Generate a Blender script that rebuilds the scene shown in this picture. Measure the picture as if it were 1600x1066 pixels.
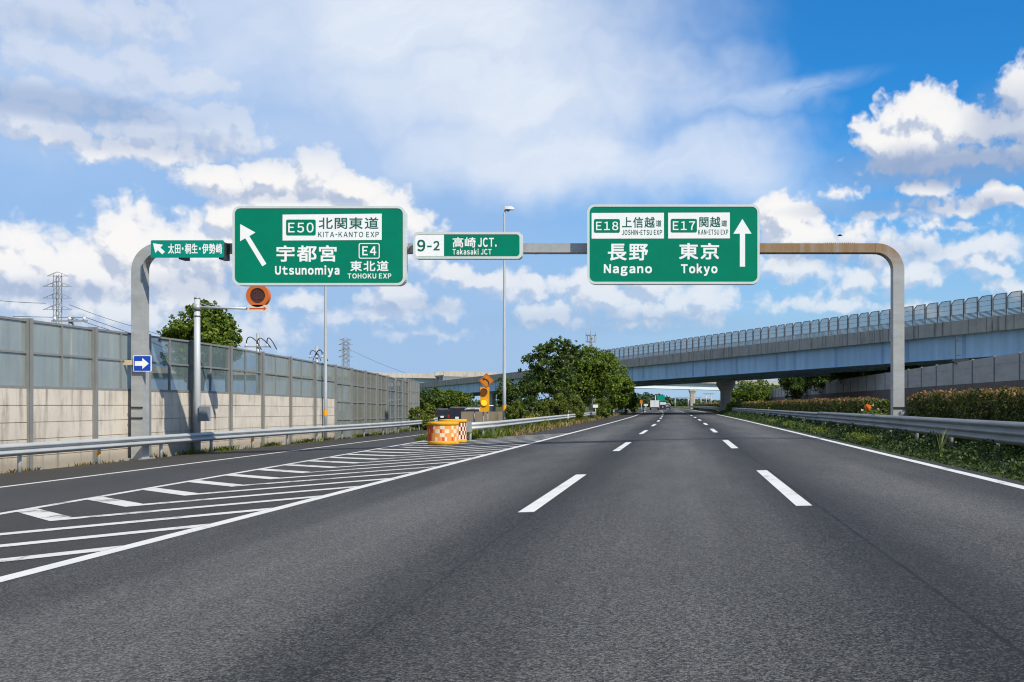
import bpy, math, random
import numpy as np
from mathutils import Vector, Matrix, Quaternion

for o in list(bpy.data.objects):
    bpy.data.objects.remove(o)
scene = bpy.context.scene
COL = scene.collection
R = math.radians

# ------------------------------------------------------------------ camera, sky, sun
F, PX, PY, CH = 1650.0, 1060.0, 632.0, 1.42      # focal length (px), vanishing point, eye height
cam_d = bpy.data.cameras.new("camera")
cam = bpy.data.objects.new("camera", cam_d)
COL.objects.link(cam)
cam.location = (0, 0, CH)
cam.rotation_euler = (R(90), 0, 0)
cam_d.sensor_width = 36.0
cam_d.lens = F / 1600.0 * 36.0
cam_d.shift_x = -(PX - 800.0) / 1600.0
cam_d.shift_y = (PY - 533.0) / 1600.0
cam_d.clip_start = 0.1
cam_d.clip_end = 20000
scene.camera = cam

SUN_AZ, SUN_EL = 50.0, 45.0                       # degrees right of straight behind, elevation
sd = Vector((math.cos(R(SUN_EL)) * math.sin(R(SUN_AZ)), -math.cos(R(SUN_EL)) * math.cos(R(SUN_AZ)), math.sin(R(SUN_EL))))
sun_d = bpy.data.lights.new("sun", 'SUN')
sun_d.energy = 5.0
sun_d.angle = R(0.55)
sun_d.color = (1.0, 0.925, 0.80)
sun = bpy.data.objects.new("sun", sun_d)
COL.objects.link(sun)
sun.location = (30, -40, 60)
sun.rotation_euler = (-sd).to_track_quat('-Z', 'Y').to_euler()

vs = scene.view_settings
scene.display_settings.display_device = 'sRGB'
vs.view_transform = 'Standard'
vs.look = 'None'
vs.exposure = 0.0
vs.gamma = 1.0
vs.use_curve_mapping = False
scene.render.film_transparent = False
try:
    scene.cycles.max_bounces = 6
    scene.cycles.transparent_max_bounces = 12
    scene.cycles.use_denoising = True
    scene.cycles.filter_width = 1.15
    scene.cycles.use_adaptive_sampling = True
    scene.cycles.adaptive_threshold = 0.02
except Exception:
    pass


class NT:
    """small helper for building node trees"""
    def __init__(s, tree):
        s.t = tree

    def n(s, typ, **kw):
        nd = s.t.nodes.new(typ)
        for k, v in kw.items():
            setattr(nd, k, v)
        return nd

    def put(s, sock, v):
        if isinstance(v, bpy.types.NodeSocket):
            s.t.links.new(v, sock)
        else:
            sock.default_value = v

    def m(s, op, a, b=0.0, c=None, clamp=False):
        nd = s.n('ShaderNodeMath', operation=op)
        nd.use_clamp = clamp
        s.put(nd.inputs[0], a)
        s.put(nd.inputs[1], b)
        if c is not None:
            s.put(nd.inputs[2], c)
        return nd.outputs[0]

    def v(s, op, a, b=None, c=None):
        nd = s.n('ShaderNodeVectorMath', operation=op)
        s.put(nd.inputs[0], a)
        if b is not None:
            s.put(nd.inputs[1], b)
        if c is not None:
            s.put(nd.inputs[2], c)
        return nd.outputs['Value'] if op in ('LENGTH', 'DOT_PRODUCT', 'DISTANCE') else nd.outputs[0]

    def noise(s, vec, scale, detail=2.0, rough=0.5, dim='3D', color=False):
        nd = s.n('ShaderNodeTexNoise', noise_dimensions=dim)
        s.put(nd.inputs['Vector'], vec)
        nd.inputs['Scale'].default_value = scale
        nd.inputs['Detail'].default_value = detail
        nd.inputs['Roughness'].default_value = rough
        return nd.outputs['Color' if color else 0]

    def mix(s, f, a, b, typ='MIX'):
        nd = s.n('ShaderNodeMix', data_type='RGBA', blend_type=typ)
        s.put(nd.inputs['Factor'], f)
        s.put(nd.inputs['A'] if False else nd.inputs[6], a)
        s.put(nd.inputs[7], b)
        return nd.outputs[2]

    def ss(s, x, lo, hi, o0=0.0, o1=1.0):
        nd = s.n('ShaderNodeMapRange', interpolation_type='SMOOTHSTEP')
        s.put(nd.inputs[0], x)
        for i, q in zip((1, 2, 3, 4), (lo, hi, o0, o1)):
            s.put(nd.inputs[i], q)
        return nd.outputs[0]

    def lin(s, x, lo, hi, o0=0.0, o1=1.0):
        nd = s.n('ShaderNodeMapRange', interpolation_type='LINEAR')
        s.put(nd.inputs[0], x)
        for i, q in zip((1, 2, 3, 4), (lo, hi, o0, o1)):
            s.put(nd.inputs[i], q)
        return nd.outputs[0]

    def ramp(s, f, stops):
        nd = s.n('ShaderNodeValToRGB')
        els = nd.color_ramp.elements
        while len(els) < len(stops):
            els.new(0.5)
        for e, (p, c) in zip(els, stops):
            e.position = p
            e.color = (*c, 1) if len(c) == 3 else c
        s.put(nd.inputs[0], f)
        return nd.outputs[0]

    def sep(s, vec):
        nd = s.n('ShaderNodeSeparateXYZ')
        s.put(nd.inputs[0], vec)
        return nd.outputs

    def comb(s, x, y, z):
        nd = s.n('ShaderNodeCombineXYZ')
        for i, q in enumerate((x, y, z)):
            s.put(nd.inputs[i], q)
        return nd.outputs[0]


def sky_deg(px, py):
    """direction of a picture point as (azimuth, elevation) in degrees"""
    x, z = (px - PX) / F, (PY - py) / F
    return math.degrees(math.atan2(x, 1)), math.degrees(math.atan2(z, math.hypot(x, 1)))


def lin_c(r, g, b):
    f = lambda c: (c / 255 / 12.92) if c / 255 <= 0.04045 else ((c / 255 + 0.055) / 1.055) ** 2.4
    return (f(r), f(g), f(b), 1.0)


# cumulus lobes: centre (px, py), radii (px), weight
CUMULUS = [
    # low bank on the left
    (15, 415, 75, 55, 1.0), (60, 405, 60, 40, .9), (125, 430, 80, 55, 1.0), (200, 392, 62, 66, 1.15), (160, 440, 80, 55, 1.0),
    (270, 392, 55, 45, .8), (330, 400, 70, 45, .8), (40, 470, 110, 35, .75), (180, 490, 130, 45, .85), (300, 460, 80, 40, .7),
    # cloud behind the big left sign
    (490, 266, 46, 36, 1.15), (345, 286, 62, 26, .9), (425, 280, 62, 28, 1.0), (552, 298, 42, 30, 1.0), (470, 318, 110, 30, .9),
    (380, 345, 60, 40, 1.0), (585, 335, 60, 40, .95), (625, 345, 40, 32, .95), (480, 380, 190, 55, .9), (350, 385, 55, 30, .8),
    # under the signs
    (470, 472, 42, 17, .8), (615, 460, 52, 30, 1.0), (600, 492, 60, 20, .6), (715, 432, 42, 22, .95), (760, 436, 60, 18, .8),
    (540, 500, 60, 20, .5), (690, 482, 45, 16, .5), (400, 520, 60, 40, .55), (830, 452, 60, 20, .75), (905, 440, 50, 16, .7), (1010, 505, 90, 12, .5), (650, 520, 70, 12, .4),
    (860, 492, 60, 22, .75), (935, 462, 70, 26, .85), (1010, 440, 60, 30, .9), (1010, 478, 80, 22, .7), (1090, 470, 60, 36, .85),
    # right hand side
    (1230, 342, 48, 40, 1.25), (1250, 372, 60, 34, .95), (1335, 366, 34, 26, .7), (1395, 395, 90, 40, .55), (1420, 430, 60, 22, .75),
    (1310, 474, 50, 14, .75), (1545, 424, 34, 17, .85), (1580, 452, 45, 18, .7), (1490, 354, 100, 14, .4),
    (1432, 178, 48, 42, 1.15), (1475, 190, 50, 40, 1.0), (1385, 215, 52, 34, 1.05), (1430, 222, 70, 34, 1.0), (1518, 196, 46, 36, .8),
    (1594, 140, 30, 40, .75), (1605, 195, 55, 46, .65), (1470, 248, 120, 20, .7), (1590, 240, 70, 22, .65),
    (1452, 294, 40, 17, .85), (1578, 308, 52, 18, .85), (1510, 322, 100, 14, .5), (1325, 300, 30, 14, .45), (1400, 340, 80, 12, .4),
    (1240, 420, 90, 26, .6), (1340, 440, 80, 22, .6), (1500, 400, 90, 24, .6), (1230, 470, 60, 16, .5), (1420, 480, 70, 14, .45), (1560, 385, 60, 26, .6),
    # upper left
    (90, 22, 150, 34, .62), (200, 30, 90, 36, .62), (60, 92, 80, 30, .55), (150, 108, 110, 26, .68), (215, 110, 70, 26, .75),
    (300, 134, 52, 20, .85), (255, 140, 60, 20, .7), (30, 180, 50, 22, .75), (75, 195, 52, 16, .75), (250, 178, 60, 14, .6), (60, 148, 110, 24, .5),
    (215, 205, 80, 16, .7), (330, 205, 70, 30, .68), (368, 190, 34, 24, .75), (230, 232, 120, 22, .58),
]
# grey-blue flat undersides: centre, radii, strength
SHADES = [(1500, 258, 210, 40, 1.0), (1570, 205, 80, 75, .62), (1400, 250, 90, 16, .6), (1440, 322, 230, 18, .55), (110, 168, 170, 26, 1.0), (230, 225, 180, 26, .4), (60, 40, 120, 22, .35), (330, 445, 120, 26, .45), (90, 455, 120, 20, .4), (1000, 505, 300, 22, .3),
          (440, 308, 110, 10, .3), (640, 478, 100, 14, .35), (1350, 400, 160, 24, .45)]
# high thin veil: centre, radii, strength
VEIL = [(680, 30, 470, 190, .97), (760, 150, 380, 140, .95), (860, 235, 380, 95, .9), (430, 60, 300, 140, .7), (1080, 250, 270, 80, .75), (980, 120, 240, 110, .75),
        (560, 220, 380, 110, .35), (1130, 170, 160, 34, .45), (150, 60, 300, 200, .45), (1240, 300, 160, 60, .35)]


def build_world():
    w = bpy.data.worlds.new("World")
    scene.world = w
    w.use_nodes = True
    t = w.node_tree
    t.nodes.clear()
    N = NT(t)
    STR = 0.1
    geo = N.n('ShaderNodeTexCoord')
    d = geo.outputs['Generated']
    x, y, z = N.sep(d)
    DEG = 57.29578
    az = N.m('MULTIPLY', N.m('ARCTAN2', x, y), DEG)
    el = N.m('MULTIPLY', N.m('ARCSINE', z), DEG)
    q = N.comb(az, el, 0.0)

    # ---- node group: cumulus density at a point of the sky
    g = bpy.data.node_groups.new("cumulus_density", 'ShaderNodeTree')
    g.interface.new_socket("P", in_out='INPUT', socket_type='NodeSocketVector')
    g.interface.new_socket("D", in_out='OUTPUT', socket_type='NodeSocketFloat')
    G = NT(g)
    gi = G.n('NodeGroupInput')
    go = G.n('NodeGroupOutput')
    P = gi.outputs[0]
    w1 = G.noise(P, 0.42, 3, 0.5, '2D', True)
    wv = G.v('MULTIPLY', G.v('SUBTRACT', w1, (0.5, 0.5, 0.5)), (2.2, 1.5, 0))
    w2 = G.noise(P, 1.5, 2, 0.5, '2D', True)
    wv2 = G.v('MULTIPLY', G.v('SUBTRACT', w2, (0.5, 0.5, 0.5)), (.75, .6, 0))
    Pw = G.v('ADD', G.v('ADD', P, wv), wv2)
    field = -3.0
    for (cx, cy, rx, ry, wt) in CUMULUS:
        a, e = sky_deg(cx, cy)
        k = 28.0
        kx, ky = k / rx / 1.25, k / ry / 1.25
        dv = G.v('MULTIPLY_ADD', Pw, (kx, ky, 0), (-a * kx, -e * ky, 0))
        b = G.m('MULTIPLY_ADD', G.v('LENGTH', dv), -1.0 * wt, wt)
        field = b if field == -3.0 else G.m('MAXIMUM', field, b)
    n1 = G.m('SUBTRACT', G.noise(P, 0.8, 7, 0.53, '2D'), 0.5)
    vor = G.n('ShaderNodeTexVoronoi', voronoi_dimensions='2D', feature='SMOOTH_F1')
    G.put(vor.inputs['Vector'], G.v('ADD', P, wv2))
    vor.inputs['Scale'].default_value = 1.0
    vor.inputs['Detail'].default_value = 2.5
    vor.inputs['Roughness'].default_value = 0.5
    vor.inputs['Smoothness'].default_value = 0.5
    bil = G.m('SUBTRACT', 0.5, vor.outputs['Distance'])
    fm = G.m('MULTIPLY', field, 1.7)
    D = G.m('MULTIPLY_ADD', n1, 0.78, fm)
    D = G.m('MULTIPLY_ADD', bil, 0.5, D)
    G.put(go.inputs[0], D)

    def dens(vec):
        nd = N.n('ShaderNodeGroup')
        nd.node_tree = g
        N.put(nd.inputs[0], vec)
        return nd.outputs[0]
    D0 = dens(q)
    D1 = dens(N.v('ADD', q, (0.30, 0.62, 0)))
    soft_low = N.ss(el, 11.5, 7.0, 0.0, 0.10)
    alpha = N.ss(D0, N.m('MULTIPLY_ADD', soft_low, -0.4, -0.05), N.m('ADD', soft_low, 0.52))
    emb = N.m('SUBTRACT', D0, D1)
    body = N.ss(emb, -0.55, 0.2)
    thick = N.ss(D0, 0.2, 1.1)

    # ---- soft fields
    def soft(lst, P_, inner=0.1):
        acc = None
        for (cx, cy, rx, ry, wt) in lst:
            a, e = sky_deg(cx, cy)
            dv = N.v('MULTIPLY', N.v('SUBTRACT', P_, (a, e, 0)), (28.0 / rx, 28.0 / ry, 0))
            b = N.ss(N.v('LENGTH', dv), 1.15, inner, 0.0, wt)
            acc = b if acc is None else N.m('MAXIMUM', acc, b)
        return acc
    wq = N.v('MULTIPLY', N.v('SUBTRACT', N.noise(q, 0.16, 4, 0.55, '2D', True), (0.5, 0.5, 0.5)), (9.0, 5.0, 0))
    qw = N.v('ADD', q, wq)
    shade = soft(SHADES, N.v('ADD', q, N.v('MULTIPLY', wq, (.35, .22, 0))), 0.4)
    veil = soft(VEIL, qw)
    rot = N.n('ShaderNodeVectorRotate', rotation_type='Z_AXIS')
    N.put(rot.inputs['Vector'], qw)
    rot.inputs['Angle'].default_value = R(-14)
    st = N.noise(N.v('MULTIPLY', rot.outputs[0], (0.16, 0.75, 0)), 1.0, 6, 0.55, '2D')
    veil = N.m('MULTIPLY', veil, N.lin(st, 0.25, 0.62, 0.84, 1.0), clamp=True)
    # the wispy streak above the right sign
    dq = N.v('SUBTRACT', q, (*sky_deg(1230, 142), 0))
    rs = N.n('ShaderNodeVectorRotate', rotation_type='Z_AXIS')
    N.put(rs.inputs['Vector'], N.v('ADD', dq, N.v('MULTIPLY', wq, (.12, .12, 0))))
    rs.inputs['Angle'].default_value = R(-9)
    sl = N.v('LENGTH', N.v('MULTIPLY', rs.outputs[0], (1 / 5.6, 1 / 0.75, 0)))
    stk = N.m('MULTIPLY', N.ss(sl, 1.1, 0.0, 0.0, 0.62), N.lin(st, 0.3, 0.65, 0.3, 1.0))

    # ---- clear sky: Nishita, deepened a little as a polarised wide lens shows it
    sky = N.n('ShaderNodeTexSky', sky_type='NISHITA')
    sky.sun_disc = False
    sky.sun_elevation = R(SUN_EL)
    sky.sun_rotation = R(180 - SUN_AZ)
    sky.altitude = 100
    sky.air_density = 1.0
    sky.dust_density = 0.6
    sky.ozone_density = 3.0
    blue = N.mix(1.0, sky.outputs[0], (SKY_TINT[0], SKY_TINT[1], SKY_TINT[2], 1), 'MULTIPLY')
    s = 1.0 / STR
    c = lambda r, g_, b, k=1.0: tuple(v * s * k for v in lin_c(r, g_, b)[:3]) + (1,)
    # thin brightening of the air towards the horizon and the left
    hz = N.m('MULTIPLY', N.ss(el, 16.0, 0.0), N.ss(az, 26.0, -16.0, 0.92, 0.94))
    col = N.mix(hz, blue, c(174, 202, 229))
    lf = N.m('MULTIPLY', N.ss(az, 8.0, -14.0, 0.0, 0.75), N.ss(el, 30.0, 8.0, .6, 1.0))
    col = N.mix(lf, col, c(160, 190, 230))
    col = N.mix(veil, col, c(229, 237, 249))
    col = N.mix(stk, col, c(205, 222, 246))
    # cumulus
    lit = N.mix(body, c(190, 201, 222), c(252, 250, 248))
    lit = N.mix(N.m('MULTIPLY', N.m('SUBTRACT', 1.0, thick), 0.35), lit, c(214, 224, 240))
    shd = N.m('MULTIPLY', shade, 0.85)
    lit = N.mix(shd, lit, c(142, 166, 204))
    # low clouds fade into the air
    fade = N.m('MULTIPLY', alpha, N.ss(el, 1.0, 7.5, 0.35, 0.97))
    col = N.mix(N.m('MULTIPLY', shade, 0.55), col, c(140, 168, 208))
    low = N.m('MULTIPLY', N.ss(az, -23.0, -18.0), N.ss(N.m('SUBTRACT', el, N.ss(az, 10.0, 14.0, 0.0, 1.4)), 9.3, 6.4))
    fade = N.m('MULTIPLY', fade, N.m('MULTIPLY_ADD', low, -0.24, 1.0))
    ul = N.m('MULTIPLY', N.ss(az, -15.0, -19.0), N.ss(el, 11.0, 14.5))
    fade = N.m('MULTIPLY', fade, N.m('MULTIPLY_ADD', ul, -0.52, 1.0))
    lit = N.mix(N.m('MULTIPLY', ul, 0.55), lit, c(212, 220, 236))
    col = N.mix(fade, col, lit)
    # broken cloud added over the unseen sky, overhead and behind, to neutralise blue fill light
    rest = N.m('MAXIMUM', N.ss(el, 24.0, 38.0), N.ss(N.m('ABSOLUTE', az), 36.0, 60.0))
    brk = N.lin(N.noise(d, 2.2, 3, 0.6), 0.35, 0.65, 0.25, 0.75)
    col = N.mix(N.m('MULTIPLY', rest, brk, clamp=True), col, c(176, 182, 192))
    # below the horizon: dull ground colour
    col = N.mix(N.ss(el, -1.0, -4.0), col, c(120, 125, 120))
    bg = N.n('ShaderNodeBackground')
    N.put(bg.inputs[0], col)
    bg.inputs[1].default_value = STR
    out = N.n('ShaderNodeOutputWorld')
    t.links.new(bg.outputs[0], out.inputs[0])
    w.cycles.sampling_method = 'MANUAL'
    w.cycles.sample_map_resolution = 512


SKY_TINT = (0.21, 1.02, 1.62)
build_world()

# ------------------------------------------------------------------ materials
def mat(name, fn, **kw):
    m = bpy.data.materials.new(name)
    m.use_nodes = True
    N = NT(m.node_tree)
    b = m.node_tree.nodes['Principled BSDF']
    pos = N.n('ShaderNodeTexCoord').outputs['Object']
    fn(N, b, pos)
    for k, v in kw.items():
        N.put(b.inputs[k], v)
    return m


def bump(N, b, h, strength=0.3, dist=0.01):
    nd = N.n('ShaderNodeBump')
    nd.inputs['Strength'].default_value = strength
    nd.inputs['Distance'].default_value = dist
    N.put(nd.inputs['Height'], h)
    N.put(b.inputs['Normal'], nd.outputs[0])


def tinted(c, amp=0.12, scale=3.0, rough=0.55, metal=0.0, spec=0.4, detail=5, stretch=None):
    """plain coloured surface with uneven tone"""
    def fn(N, b, pos):
        p = pos if stretch is None else N.v('MULTIPLY', pos, stretch)
        f = N.noise(p, scale, detail, 0.6)
        lo = tuple(x * (1 - amp) for x in c)
        hi = tuple(min(1, x * (1 + amp)) for x in c)
        N.put(b.inputs['Base Color'], N.ramp(f, [(0.3, lo), (0.7, hi)]))
        N.put(b.inputs['Roughness'], N.lin(f, 0.3, 0.7, rough + 0.06, rough - 0.06))
        b.inputs['Metallic'].default_value = metal
        b.inputs['Specular IOR Level'].default_value = spec
    return fn


def asphalt(lo, hi, tracks=False, warm=0.0):
    def fn(N, b, pos):
        x, y, z = N.sep(pos)
        fine = N.noise(pos, 95.0, 3, 0.75)
        vo = N.n('ShaderNodeTexVoronoi', feature='F1')
        N.put(vo.inputs['Vector'], pos)
        vo.inputs['Scale'].default_value = 72.0
        stone = N.m('MULTIPLY_ADD', vo.outputs['Distance'], -0.9, 0.75)
        cell = N.sep(vo.outputs['Color'])[0]
        f = N.m('ADD', N.m('MULTIPLY', fine, 0.55), N.m('MULTIPLY', stone, 0.20))
        f = N.m('MULTIPLY_ADD', cell, 0.34, N.m('ADD', f, -0.045))
        mid = N.noise(N.v('MULTIPLY', pos, (1.0, 0.22, 1.0)), 1.1, 5, 0.6)
        big = N.noise(N.v('MULTIPLY', pos, (0.6, 0.10, 1.0)), 0.5, 3, 0.5)
        f = N.m('MULTIPLY_ADD', N.m('SUBTRACT', mid, 0.5), 0.16, f)
        f = N.m('MULTIPLY_ADD', N.m('SUBTRACT', big, 0.5), 0.22, f)
        if tracks:
            ph = N.m('COSINE', N.m('MULTIPLY', N.m('ADD', x, 0.05), 2 * math.pi / 3.72))
            f = N.m('MULTIPLY_ADD', ph, 0.058, f)
            band = N.noise(N.v('MULTIPLY', pos, (1.4, 0.035, 1.0)), 1.0, 3, 0.55)
            f = N.m('MULTIPLY_ADD', N.m('SUBTRACT', band, 0.5), 0.14, f)
            wob = N.m('MULTIPLY', N.m('SUBTRACT', N.noise(N.comb(y, 0.0, 0.0), 1.2, 4, 0.7), 0.5), 0.10)
            for sx, sk in ((-1.98, 0.09), (1.90, 0.22)):
                dd = N.m('ABSOLUTE', N.m('SUBTRACT', N.m('ADD', x, wob), sx))
                f = N.m('MULTIPLY_ADD', N.m('MULTIPLY', N.ss(dd, 0.85, 0.05), mid), -0.13, f)
                cr = N.m('MULTIPLY', N.ss(dd, 0.030, 0.003), N.lin(N.noise(pos, 7.0, 3, 0.6), 0.35, 0.6, 0.25, 1.0), clamp=True)
                f = N.m('MULTIPLY_ADD', cr, -sk, f)
        col = N.ramp(f, [(0.30, lo), (0.53, tuple(a * .64 + c * .36 for a, c in zip(lo, hi))), (0.74, hi)])
        N.put(b.inputs['Base Color'], col)
        b.inputs['Roughness'].default_value = 0.74
        b.inputs['Specular IOR Level'].default_value = 0.4
        bump(N, b, f, 0.7, 0.014)
    return fn


def paint_fn(N, b, pos):
    f = N.noise(pos, 24.0, 4, 0.7)
    g = N.noise(N.v('MULTIPLY', pos, (1.6, .5, 1)), 1.3, 4, 0.65)
    k = N.ss(N.m('MULTIPLY_ADD', g, 0.9, N.m('MULTIPLY', f, 0.6)), 0.83, 0.97)
    base = N.mix(N.noise(pos, 2.0, 4, 0.6), (0.56, 0.56, 0.54, 1), (0.74, 0.74, 0.72, 1))
    N.put(b.inputs['Base Color'], N.mix(N.m('MULTIPLY', k, 0.75), base, (0.10, 0.10, 0.10, 1)))
    b.inputs['Roughness'].default_value = 0.7
    bump(N, b, f, 0.3, 0.006)


def concrete(c, stain=0.5, streak=(3.0, 3.0, 0.25), dark=None, joint=None, grime=False):
    dk = dark or tuple(v * 0.35 for v in c)
    def fn(N, b, pos):
        a = N.noise(pos, 0.9, 6, 0.65)
        s = N.noise(N.v('MULTIPLY', pos, streak), 1.0, 5, 0.65)
        fine = N.noise(pos, 22.0, 3, 0.6)
        base = N.mix(N.lin(a, 0.3, 0.7), tuple(v * 0.82 for v in c) + (1,), tuple(min(1, v * 1.12) for v in c) + (1,))
        base = N.mix(N.m('MULTIPLY', fine, 0.18), base, (*dk, 1))
        k = N.m('MULTIPLY', N.ss(s, 0.50, 0.74), stain)
        col = N.mix(k, base, (*dk, 1))
        if grime:
            z = N.sep(pos)[2]
            wet = N.m('MULTIPLY', N.ss(N.m('SUBTRACT', z, N.m('MULTIPLY', a, .5)), 0.35, -0.15), 0.55)
            drip = N.m('MULTIPLY', N.ss(N.noise(N.v('MULTIPLY', pos, (4, 4, .12)), 1.0, 4, 0.7), 0.52, 0.72), N.ss(z, 1.3, 2.5, 0.1, 0.75))
            blot = N.ss(N.noise(pos, 0.45, 5, 0.7), 0.52, 0.75, 0.0, 0.35)
            col = N.mix(N.m('MAXIMUM', N.m('MAXIMUM', wet, drip), blot), col, (0.20, 0.165, 0.13, 1))
        if joint:
            along, pitch, wid = joint
            u = N.v('DOT_PRODUCT', pos, along)
            fr = N.m('FRACT', N.m('DIVIDE', u, pitch))
            j = N.m('LESS_THAN', fr, wid)
            col = N.mix(N.m('MULTIPLY', j, 0.8), col, (*dk, 1))
        N.put(b.inputs['Base Color'], col)
        b.inputs['Roughness'].default_value = 0.85
        b.inputs['Specular IOR Level'].default_value = 0.25
        bump(N, b, N.m('ADD', fine, N.m('MULTIPLY', a, 2.0)), 0.25, 0.01)
    return fn


def rusty(c, rust=(0.30, 0.18, 0.085)):
    """galvanised tube, rust running from the top on its right half"""
    def fn(N, b, pos):
        x, y, z = N.sep(pos)
        a = N.noise(N.v('MULTIPLY', pos, (0.9, 1, 2.2)), 1.6, 6, 0.65)
        s = N.noise(N.v('MULTIPLY', pos, (5.0, 3, 0.35)), 1.0, 5, 0.65)
        base = N.mix(N.lin(a, 0.3, 0.7), tuple(v * 0.85 for v in c) + (1,), tuple(v * 1.12 for v in c) + (1,))
        k = N.m('MULTIPLY', N.ss(x, 2.0, 4.6), N.ss(N.m('ADD', z, N.m('MULTIPLY', N.m('SUBTRACT', a, 0.5), 1.6)), 6.2, 7.1))
        k = N.m('MULTIPLY', k, N.lin(s, 0.30, 0.56, 0.62, 1.0), clamp=True)
        k2 = N.m('MULTIPLY', N.ss(s, 0.60, 0.78), 0.28)
        col = N.mix(N.m('MAXIMUM', k, k2), base, (*rust, 1))
        N.put(b.inputs['Base Color'], col)
        b.inputs['Roughness'].default_value = 0.6
        b.inputs['Metallic'].default_value = 0.15
    return fn


def leafy(dark, mid, light, trans=0.28, clump=0.9):
    def fn(N, b, pos):
        rnd = N.n('ShaderNodeNewGeometry').outputs['Random Per Island']
        cl = N.noise(pos, clump, 3, 0.55)
        f = N.m('ADD', N.m('MULTIPLY', rnd, 0.55), N.m('MULTIPLY', cl, 0.55))
        col = N.ramp(f, [(0.2, dark), (0.52, mid), (0.85, light)])
        N.put(b.inputs['Base Color'], col)
        b.inputs['Roughness'].default_value = 0.55
        b.inputs['Specular IOR Level'].default_value = 0.3
        tr = N.n('ShaderNodeBsdfTranslucent')
        N.put(tr.inputs[0], N.mix(0.5, col, (light[0] * 1.3, light[1] * 1.3, light[2], 1)))
        mx = N.n('ShaderNodeMixShader')
        mx.inputs[0].default_value = trans
        t = N.t
        out = t.nodes['Material Output']
        t.links.new(b.outputs[0], mx.inputs[1])
        t.links.new(tr.outputs[0], mx.inputs[2])
        t.links.new(mx.outputs[0], out.inputs[0])
    return fn


def panel_fn(col, clear, rough=0.25):
    """dusty translucent sheet: part see-through, part milky"""
    def fn(N, b, pos):
        f = N.noise(pos, 0.7, 4, 0.6)
        s = N.noise(N.v('MULTIPLY', pos, (2.5, 2.5, .3)), 1.2, 4, 0.6)
        N.put(b.inputs['Base Color'], N.mix(N.lin(s, .3, .75), (*col, 1), tuple(v * .72 for v in col) + (1,)))
        b.inputs['Roughness'].default_value = rough
        tp = N.n('ShaderNodeBsdfTransparent')
        tp.inputs[0].default_value = (0.90, 0.925, 0.925, 1)
        mx = N.n('ShaderNodeMixShader')
        N.put(mx.inputs[0], N.lin(f, 0.3, 0.7, clear - 0.06, clear + 0.06))
        t = N.t
        t.links.new(b.outputs[0], mx.inputs[1])
        t.links.new(tp.outputs[0], mx.inputs[2])
        t.links.new(mx.outputs[0], t.nodes['Material Output'].inputs[0])
    return fn


def glow(c, k):
    def fn(N, b, pos):
        f = N.noise(pos, 14.0, 2, 0.5)
        N.put(b.inputs['Base Color'], N.mix(f, (*c, 1), tuple(v * .8 for v in c) + (1,)))
        b.inputs['Emission Color'].default_value = (*c, 1)
        b.inputs['Emission Strength'].default_value = k
    return fn


def car_paint(c):
    def fn(N, b, pos):
        f = N.noise(pos, 1.5, 3, 0.5)
        N.put(b.inputs['Base Color'], N.mix(f, (*c, 1), tuple(v * .85 for v in c) + (1,)))
        b.inputs['Roughness'].default_value = 0.22
        b.inputs['Coat Weight'].default_value = 0.25
        b.inputs['Coat Roughness'].default_value = 0.05
    return fn


def grass_ground(N, b, pos):
    a = N.noise(pos, 0.35, 6, 0.65)
    f = N.noise(pos, 9.0, 4, 0.7)
    k = N.m('MULTIPLY_ADD', f, 0.5, N.m('MULTIPLY', a, 0.6))
    N.put(b.inputs['Base Color'], N.ramp(k, [(0.3, (0.028, 0.040, 0.012)), (0.55, (0.07, 0.085, 0.025)), (0.8, (0.17, 0.14, 0.06))]))
    b.inputs['Roughness'].default_value = 0.95
    b.inputs['Specular IOR Level'].default_value = 0.1
    bump(N, b, f, 0.8, 0.05)


M = {}
M['asphalt'] = mat('asphalt', asphalt((0.009, 0.009, 0.0088), (0.205, 0.203, 0.194), True))
M['ramp_asphalt'] = mat('ramp_asphalt', asphalt((0.018, 0.018, 0.0185), (0.115, 0.114, 0.112)))
M['gore_asphalt'] = mat('gore_asphalt', asphalt((0.022, 0.021, 0.020), (0.092, 0.088, 0.083)))
M['shoulder'] = mat('shoulder', asphalt((0.022, 0.020, 0.018), (0.085, 0.076, 0.066)))
M['paint'] = mat('road_paint', paint_fn)
def old_paint_fn(N, b, pos):
    paint_fn(N, b, pos)
    g = N.noise(N.v('MULTIPLY', pos, (1.1, .9, 1)), 1.1, 6, 0.75)
    f = N.noise(pos, 16.0, 4, 0.7)
    k = N.ss(N.m('MULTIPLY_ADD', f, 0.35, g), 0.70, 0.82)
    col = N.mix(N.noise(pos, 1.2, 5, .65), (0.50, 0.49, 0.46, 1), (0.74, 0.73, 0.71, 1))
    N.put(b.inputs['Base Color'], N.mix(N.m('MULTIPLY', k, 0.8), col, (0.09, 0.088, 0.085, 1)))


M['old_paint'] = mat('worn_road_paint', old_paint_fn)
M['grass_ground'] = mat('grass_ground', grass_ground)
M['plank'] = mat('barrier_concrete', concrete((0.70, 0.635, 0.545), 0.62, (2.2, 2.2, 0.40), (0.17, 0.14, 0.11), None, True))
M['bridge_concrete'] = mat('bridge_concrete', concrete((0.44, 0.43, 0.395), 0.95, (1.6, 1.6, 0.12), (0.06, 0.06, 0.056), ((-0.45, 0.893, 0), 2.4, 0.035)))
M['pale_concrete'] = mat('pale_concrete', concrete((0.47, 0.43, 0.37), 0.45, (1.0, 1.0, 0.15)))
M['pier_concrete'] = mat('pier_concrete', concrete((0.58, 0.56, 0.53), 0.4))
M['brown_concrete'] = mat('brown_concrete', concrete((0.30, 0.24, 0.17), 0.7, (2.5, 2.5, 0.3)))
M['dark_concrete'] = mat('dark_concrete', concrete((0.17, 0.145, 0.125), 0.5))
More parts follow.
